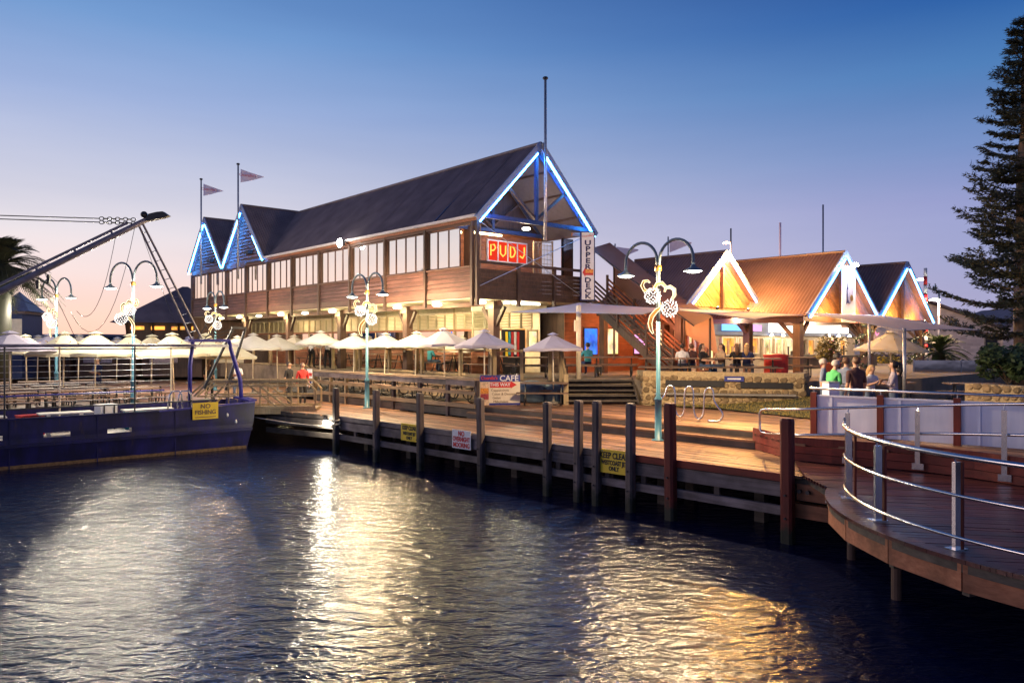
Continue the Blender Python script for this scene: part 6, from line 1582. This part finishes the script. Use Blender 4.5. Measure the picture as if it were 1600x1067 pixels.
# ---------------------------------------------------------------- people
def person(label, p, rz, base, H=1.72, sit=False, lean=0.0, arms='down', shirt='cloth_black', legs='cloth_denim', hair='hair_dark', style='short', sleeve='short', turn=0.0, fat=1.0):
    root = thing('person', label, 'person', (p[0], p[1], base), rz)
    V, RD, E, M = [], [], [], []
    def v(co, r): V.append(Vector(co)); RD.append(r); return len(V) - 1
    def e(a, b, m): E.append((a, b)); M.append(m); return b
    z0 = .50 if sit else .95
    sn, cs = math.sin(lean), math.cos(lean)
    def tr(x, y, z): return (x, y * cs - z * sn * 1.0, z0 + z * cs + y * sn)     # torso space, z up from the pelvis, leaning forward (-y)
    SK, SH, TR, SO = 0, 1, 2, 3
    pel = v(tr(0, 0, 0), (.155 * fat, .115 * fat)); sp = e(pel, v(tr(0, .01, .20), (.140 * fat, .105 * fat)), SH); ch = e(sp, v(tr(0, .0, .40), (.165 * fat, .115 * fat)), SH)
    nb = e(ch, v(tr(0, .01, .52), (.085, .075)), SH); nk = e(nb, v(tr(0, -.005, .585), (.052, .055)), SK)
    ct, st = math.cos(turn), math.sin(turn)
    def hd(x, y, z): return tr(x * ct - y * st, x * st + y * ct, z)
    jw = e(nk, v(hd(0, -.022, .63), (.060, .070)), SK); md = e(jw, v(hd(0, -.008, .695), (.078, .094)), SK); up = e(md, v(hd(0, .004, .745), (.074, .090)), SK); e(up, v(hd(0, .004, .785), (.040, .050)), SK)
    e(md, v(hd(0, -.112, .678), (.012, .016)), SK)
    for s in (-1, 1):
        e(md, v(hd(s * .088, .01, .69), (.010, .018)), SK)
        h_ = e(pel, v((s * .09, 0, z0 - .05), .105 * fat), TR)
        if sit: k_ = e(h_, v((s * .12, -.42, z0 + .0), .072), TR); a_ = e(k_, v((s * .12, -.38, .09), .045), TR); t_ = e(a_, v((s * .13, -.54, .04), .036), SO)
        else: k_ = e(h_, v((s * .11, -.03 + .03 * s, .50), .068), TR); a_ = e(k_, v((s * .12, .03 + .05 * s, .09), .045), TR); t_ = e(a_, v((s * .13, -.14 + .05 * s, .04), .036), SO)
        sh = e(ch, v(tr(s * .185 * (.5 + .5 * fat), 0, .45), .068), SH)
        if arms == 'table': el, wr, f = tr(s * .24, -.12, .20), tr(s * .10, -.36, .19), Vector((-.25 * s, -.95, 0))
        elif arms == 'phone': el, wr, f = tr(s * .22, -.08, .20), tr(s * .07, -.28, .32), Vector((-.3 * s, -.6, .6))
        elif arms == 'cross': el, wr, f = tr(s * .22, -.08, .19), tr(-s * .04, -.20, .22), Vector((-s, -.15, .1))
        else: el, wr, f = tr(s * .25, .04, .17), tr(s * .25, -.05, -.08), Vector((0, -.2, -1))
        eb = e(sh, v(el, .048), SH); w_ = e(eb, v(wr, .030), SK if sleeve == 'short' else SH); f = f.normalized(); side = f.cross(Vector((0, 0, 1)) if abs(f.z) < .8 else Vector((1, 0, 0))).normalized()
        pm_ = e(w_, v(Vector(wr) + f * .075, (.034, .020)), SK)
        nrm_ = side.cross(f).normalized() * -1
        for q, ln in ((-1.5, .062), (-.5, .075), (.5, .072), (1.5, .055)):
            a1 = e(pm_, v(Vector(wr) + f * .105 + side * q * .019, .010), SK); e(a1, v(Vector(wr) + f * (.105 + ln) + side * q * .021 + nrm_ * .022, .007), SK)
        th = e(w_, v(Vector(wr) + f * .045 - side * .042 * s, .011), SK); e(th, v(Vector(wr) + f * .09 - side * .052 * s + nrm_ * .012, .008), SK)
    k = H / 1.74
    me = bpy.data.meshes.new('body'); me.from_pydata([tuple(c * k) for c in V], E, []); me.update()
    o = bpy.data.objects.new('body', me); col.objects.link(o)
    sm = o.modifiers.new('skin', 'SKIN'); sm.branch_smoothing = .4
    d = me.skin_vertices[0].data
    for i, r_ in enumerate(RD):
        rr_ = r_ if isinstance(r_, tuple) else (r_, r_); d[i].radius = (rr_[0] * k, rr_[1] * k); d[i].use_root = (i == 0)
    ss = o.modifiers.new('sub', 'SUBSURF'); ss.levels = 1; ss.render_levels = 1
    bpy.context.view_layer.update()
    nm = bpy.data.meshes.new_from_object(o.evaluated_get(bpy.context.evaluated_depsgraph_get()))
    bpy.data.objects.remove(o); nm.name = 'body'
    nm.materials.clear()
    for m in ('skin', shirt, legs, 'ink_black'): nm.materials.append(MATS[m])
    seg = [(V[a] * k, V[b] * k, m) for (a, b), m in zip(E, M)]
    for f in nm.polygons:
        c = f.center; best = (9, 0)
        for a, b, m in seg:
            ab = b - a; t = max(0, min(1, (c - a).dot(ab) / max(1e-9, ab.length_squared))); dd = (c - a - ab * t).length
            if dd < best[0]: best = (dd, m)
        f.material_index = best[1]; f.use_smooth = True
    body = put('body', nm, root)
    # hair and eyes sit on the head
    hc = Vector(hd(0, .014, .708)) * k
    hm = MB().sphere((0, 0, 0), .108 * k, 16, 12, (.90, 1.04, 1.0))
    keep = []
    cl_, sl_ = math.cos(lean), math.sin(lean)
    for fc in hm.f:
        c = sum((Vector(hm.v[i]) for i in fc), Vector()) / 4
        low = -.075 if style == 'short' else -.10
        if c.y < -.030 * k and c.z < .050 * k: continue
        if style == 'short' and c.y < .03 * k and c.z < -.03 * k: continue
        if c.z < low * k: continue
        if style == 'bald' and c.z > .015 * k: continue
        keep.append(fc)
    hm.f = keep; hm.v = [tuple(Vector(q) * (1 + .05 * math.sin(37 * q[0] + 51 * q[2]))) for q in hm.v]
    if style == 'long': hm.tube([(0, .06 * k, .02), (0, .085 * k, -.10 * k), (0, .075 * k, -.26 * k), (0, .06 * k, -.36 * k)], [.07 * k, .085 * k, .075 * k, .03 * k], 10)
    if style == 'tail': hm.tube([(0, .09 * k, .04 * k), (0, .15 * k, -.02 * k), (0, .16 * k, -.16 * k), (0, .13 * k, -.30 * k)], [.03 * k, .045 * k, .045 * k, .012 * k], 10)
    ho = hm.build('hair', hair, root, True); ho.location = hc; ho.rotation_euler = (lean * 1.0, 0, turn)
    for s in (-1, 1):
        q = Vector(hd(s * .034, -.088, .706)) * k; MB().sphere(q, .011 * k, 6, 4).build('eye', 'eye_dark', root)
    return root
def P(px_, d): q = at(px_, 533, d); return (q.x, q.y)
person('older man in a bright green shirt leaning behind the white panel fence', P(1297, 18.7), R(110), UP, 1.68, lean=.28, arms='cross', shirt='cloth_green', legs='cloth_tan', hair='hair_grey')
person('dark haired man in black looking down above the green shirted man', P(1305, 20.6), R(70), UP, 1.80, lean=.10, shirt='cloth_black', legs='cloth_black', arms='phone')
person('grey haired figure mostly hidden behind the green shirted man', P(1287, 20.0), R(60), UP, 1.66, shirt='cloth_greyblue', hair='hair_grey')
person('person in grey blue top between the green and maroon shirts', P(1322, 19.6), R(150), UP, 1.70, shirt='cloth_greyblue', hair='hair_brown', arms='cross')
person('broad man in a maroon shirt seen from behind', P(1337, 18.3), R(195), UP, 1.74, shirt='cloth_maroon', legs='cloth_denim', hair='hair_brown', fat=1.22)
person('small fair haired person in pale clothes beside the maroon shirt', P(1359, 19.4), R(20), UP, 1.52, shirt='cloth_white', legs='cloth_denim', hair='hair_blonde', style='long', arms='phone', lean=.12)
person('woman with dark ponytail in a mauve long sleeved top', P(1396, 17.9), R(-110), UP, 1.66, shirt='cloth_mauve', legs='cloth_denim', style='tail', sleeve='long', arms='cross')
person('seated figure in dark clothes under the outer sail post', P(1404, 23.6), R(170), UP + .08, 1.66, sit=True, shirt='cloth_black', arms='table')
# diners behind the stone wall
for px_, d, a, sh, hr_, stl, lb in ((1066, 27.2, 165, 'cloth_white', 'hair_dark', 'short', 'seated diner in white with back turned at the first wall table'), (1080, 27.4, 190, 'cloth_maroon', 'hair_brown', 'short', 'seated diner in brown with back turned beside the white shirt'),
                                (1098, 26.3, 40, 'cloth_black', 'hair_dark', 'long', 'seated dark haired woman in black facing the white shirted diner'), (1127, 26.6, -60, 'cloth_tan', 'hair_dark', 'long', 'seated woman in an orange toned top at the middle table'),
                                (1151, 27.0, 175, 'cloth_black', 'hair_brown', 'long', 'seated woman in patterned black with back turned'), (1167, 26.9, 150, 'cloth_navy', 'hair_blonde', 'long', 'seated blonde woman in dark clothes near the red drum')):
    person(lb, P(px_, d), R(a), PATIO + .02, 1.66, sit=True, shirt=sh, hair=hr_, style=stl, arms='table')
person('man in navy standing among the terrace tables', P(153, 31.5), R(-20), LOW, 1.80, shirt='cloth_navy', legs='cloth_navy', arms='cross')
person('person in dark clothes under the blue boat gantry', P(327, 32.0), R(160), LOW, 1.68, shirt='cloth_black', legs='cloth_black', hair='hair_brown', style='long')
person('person in a white shirt beyond the black boat frame', P(370, 31.5), R(30), LOW, 1.66, shirt='cloth_white', arms='cross')
person('person in black walking past the gangway', P(452, 30.0), R(70), LOW, 1.66, shirt='cloth_black', legs='cloth_black')
person('person in a red jacket beside the small notice board', P(473, 29.0), R(40), LOW, 1.66, shirt='cloth_red', legs='cloth_black', sleeve='long', hair='hair_brown')
person('waiter in a white shirt standing at the far patio railing', P(487, 37.6), R(160), PATIO, 1.68, shirt='cloth_white', legs='cloth_black')
person('second white shirted person leaning on the far patio railing', P(512, 36.8), R(190), PATIO, 1.70, shirt='cloth_white', legs='cloth_black', hair='hair_brown', lean=.15)
person('seated patio diner in a teal shirt behind the railing', P(672, 32.3), R(120), PATIO + .02, 1.70, sit=True, shirt='cloth_teal', arms='table')
person('seated patio diner in blue near the stair post', P(918, 29.6), R(200), PATIO + .02, 1.70, sit=True, shirt='cloth_teal', legs='cloth_navy', arms='table')
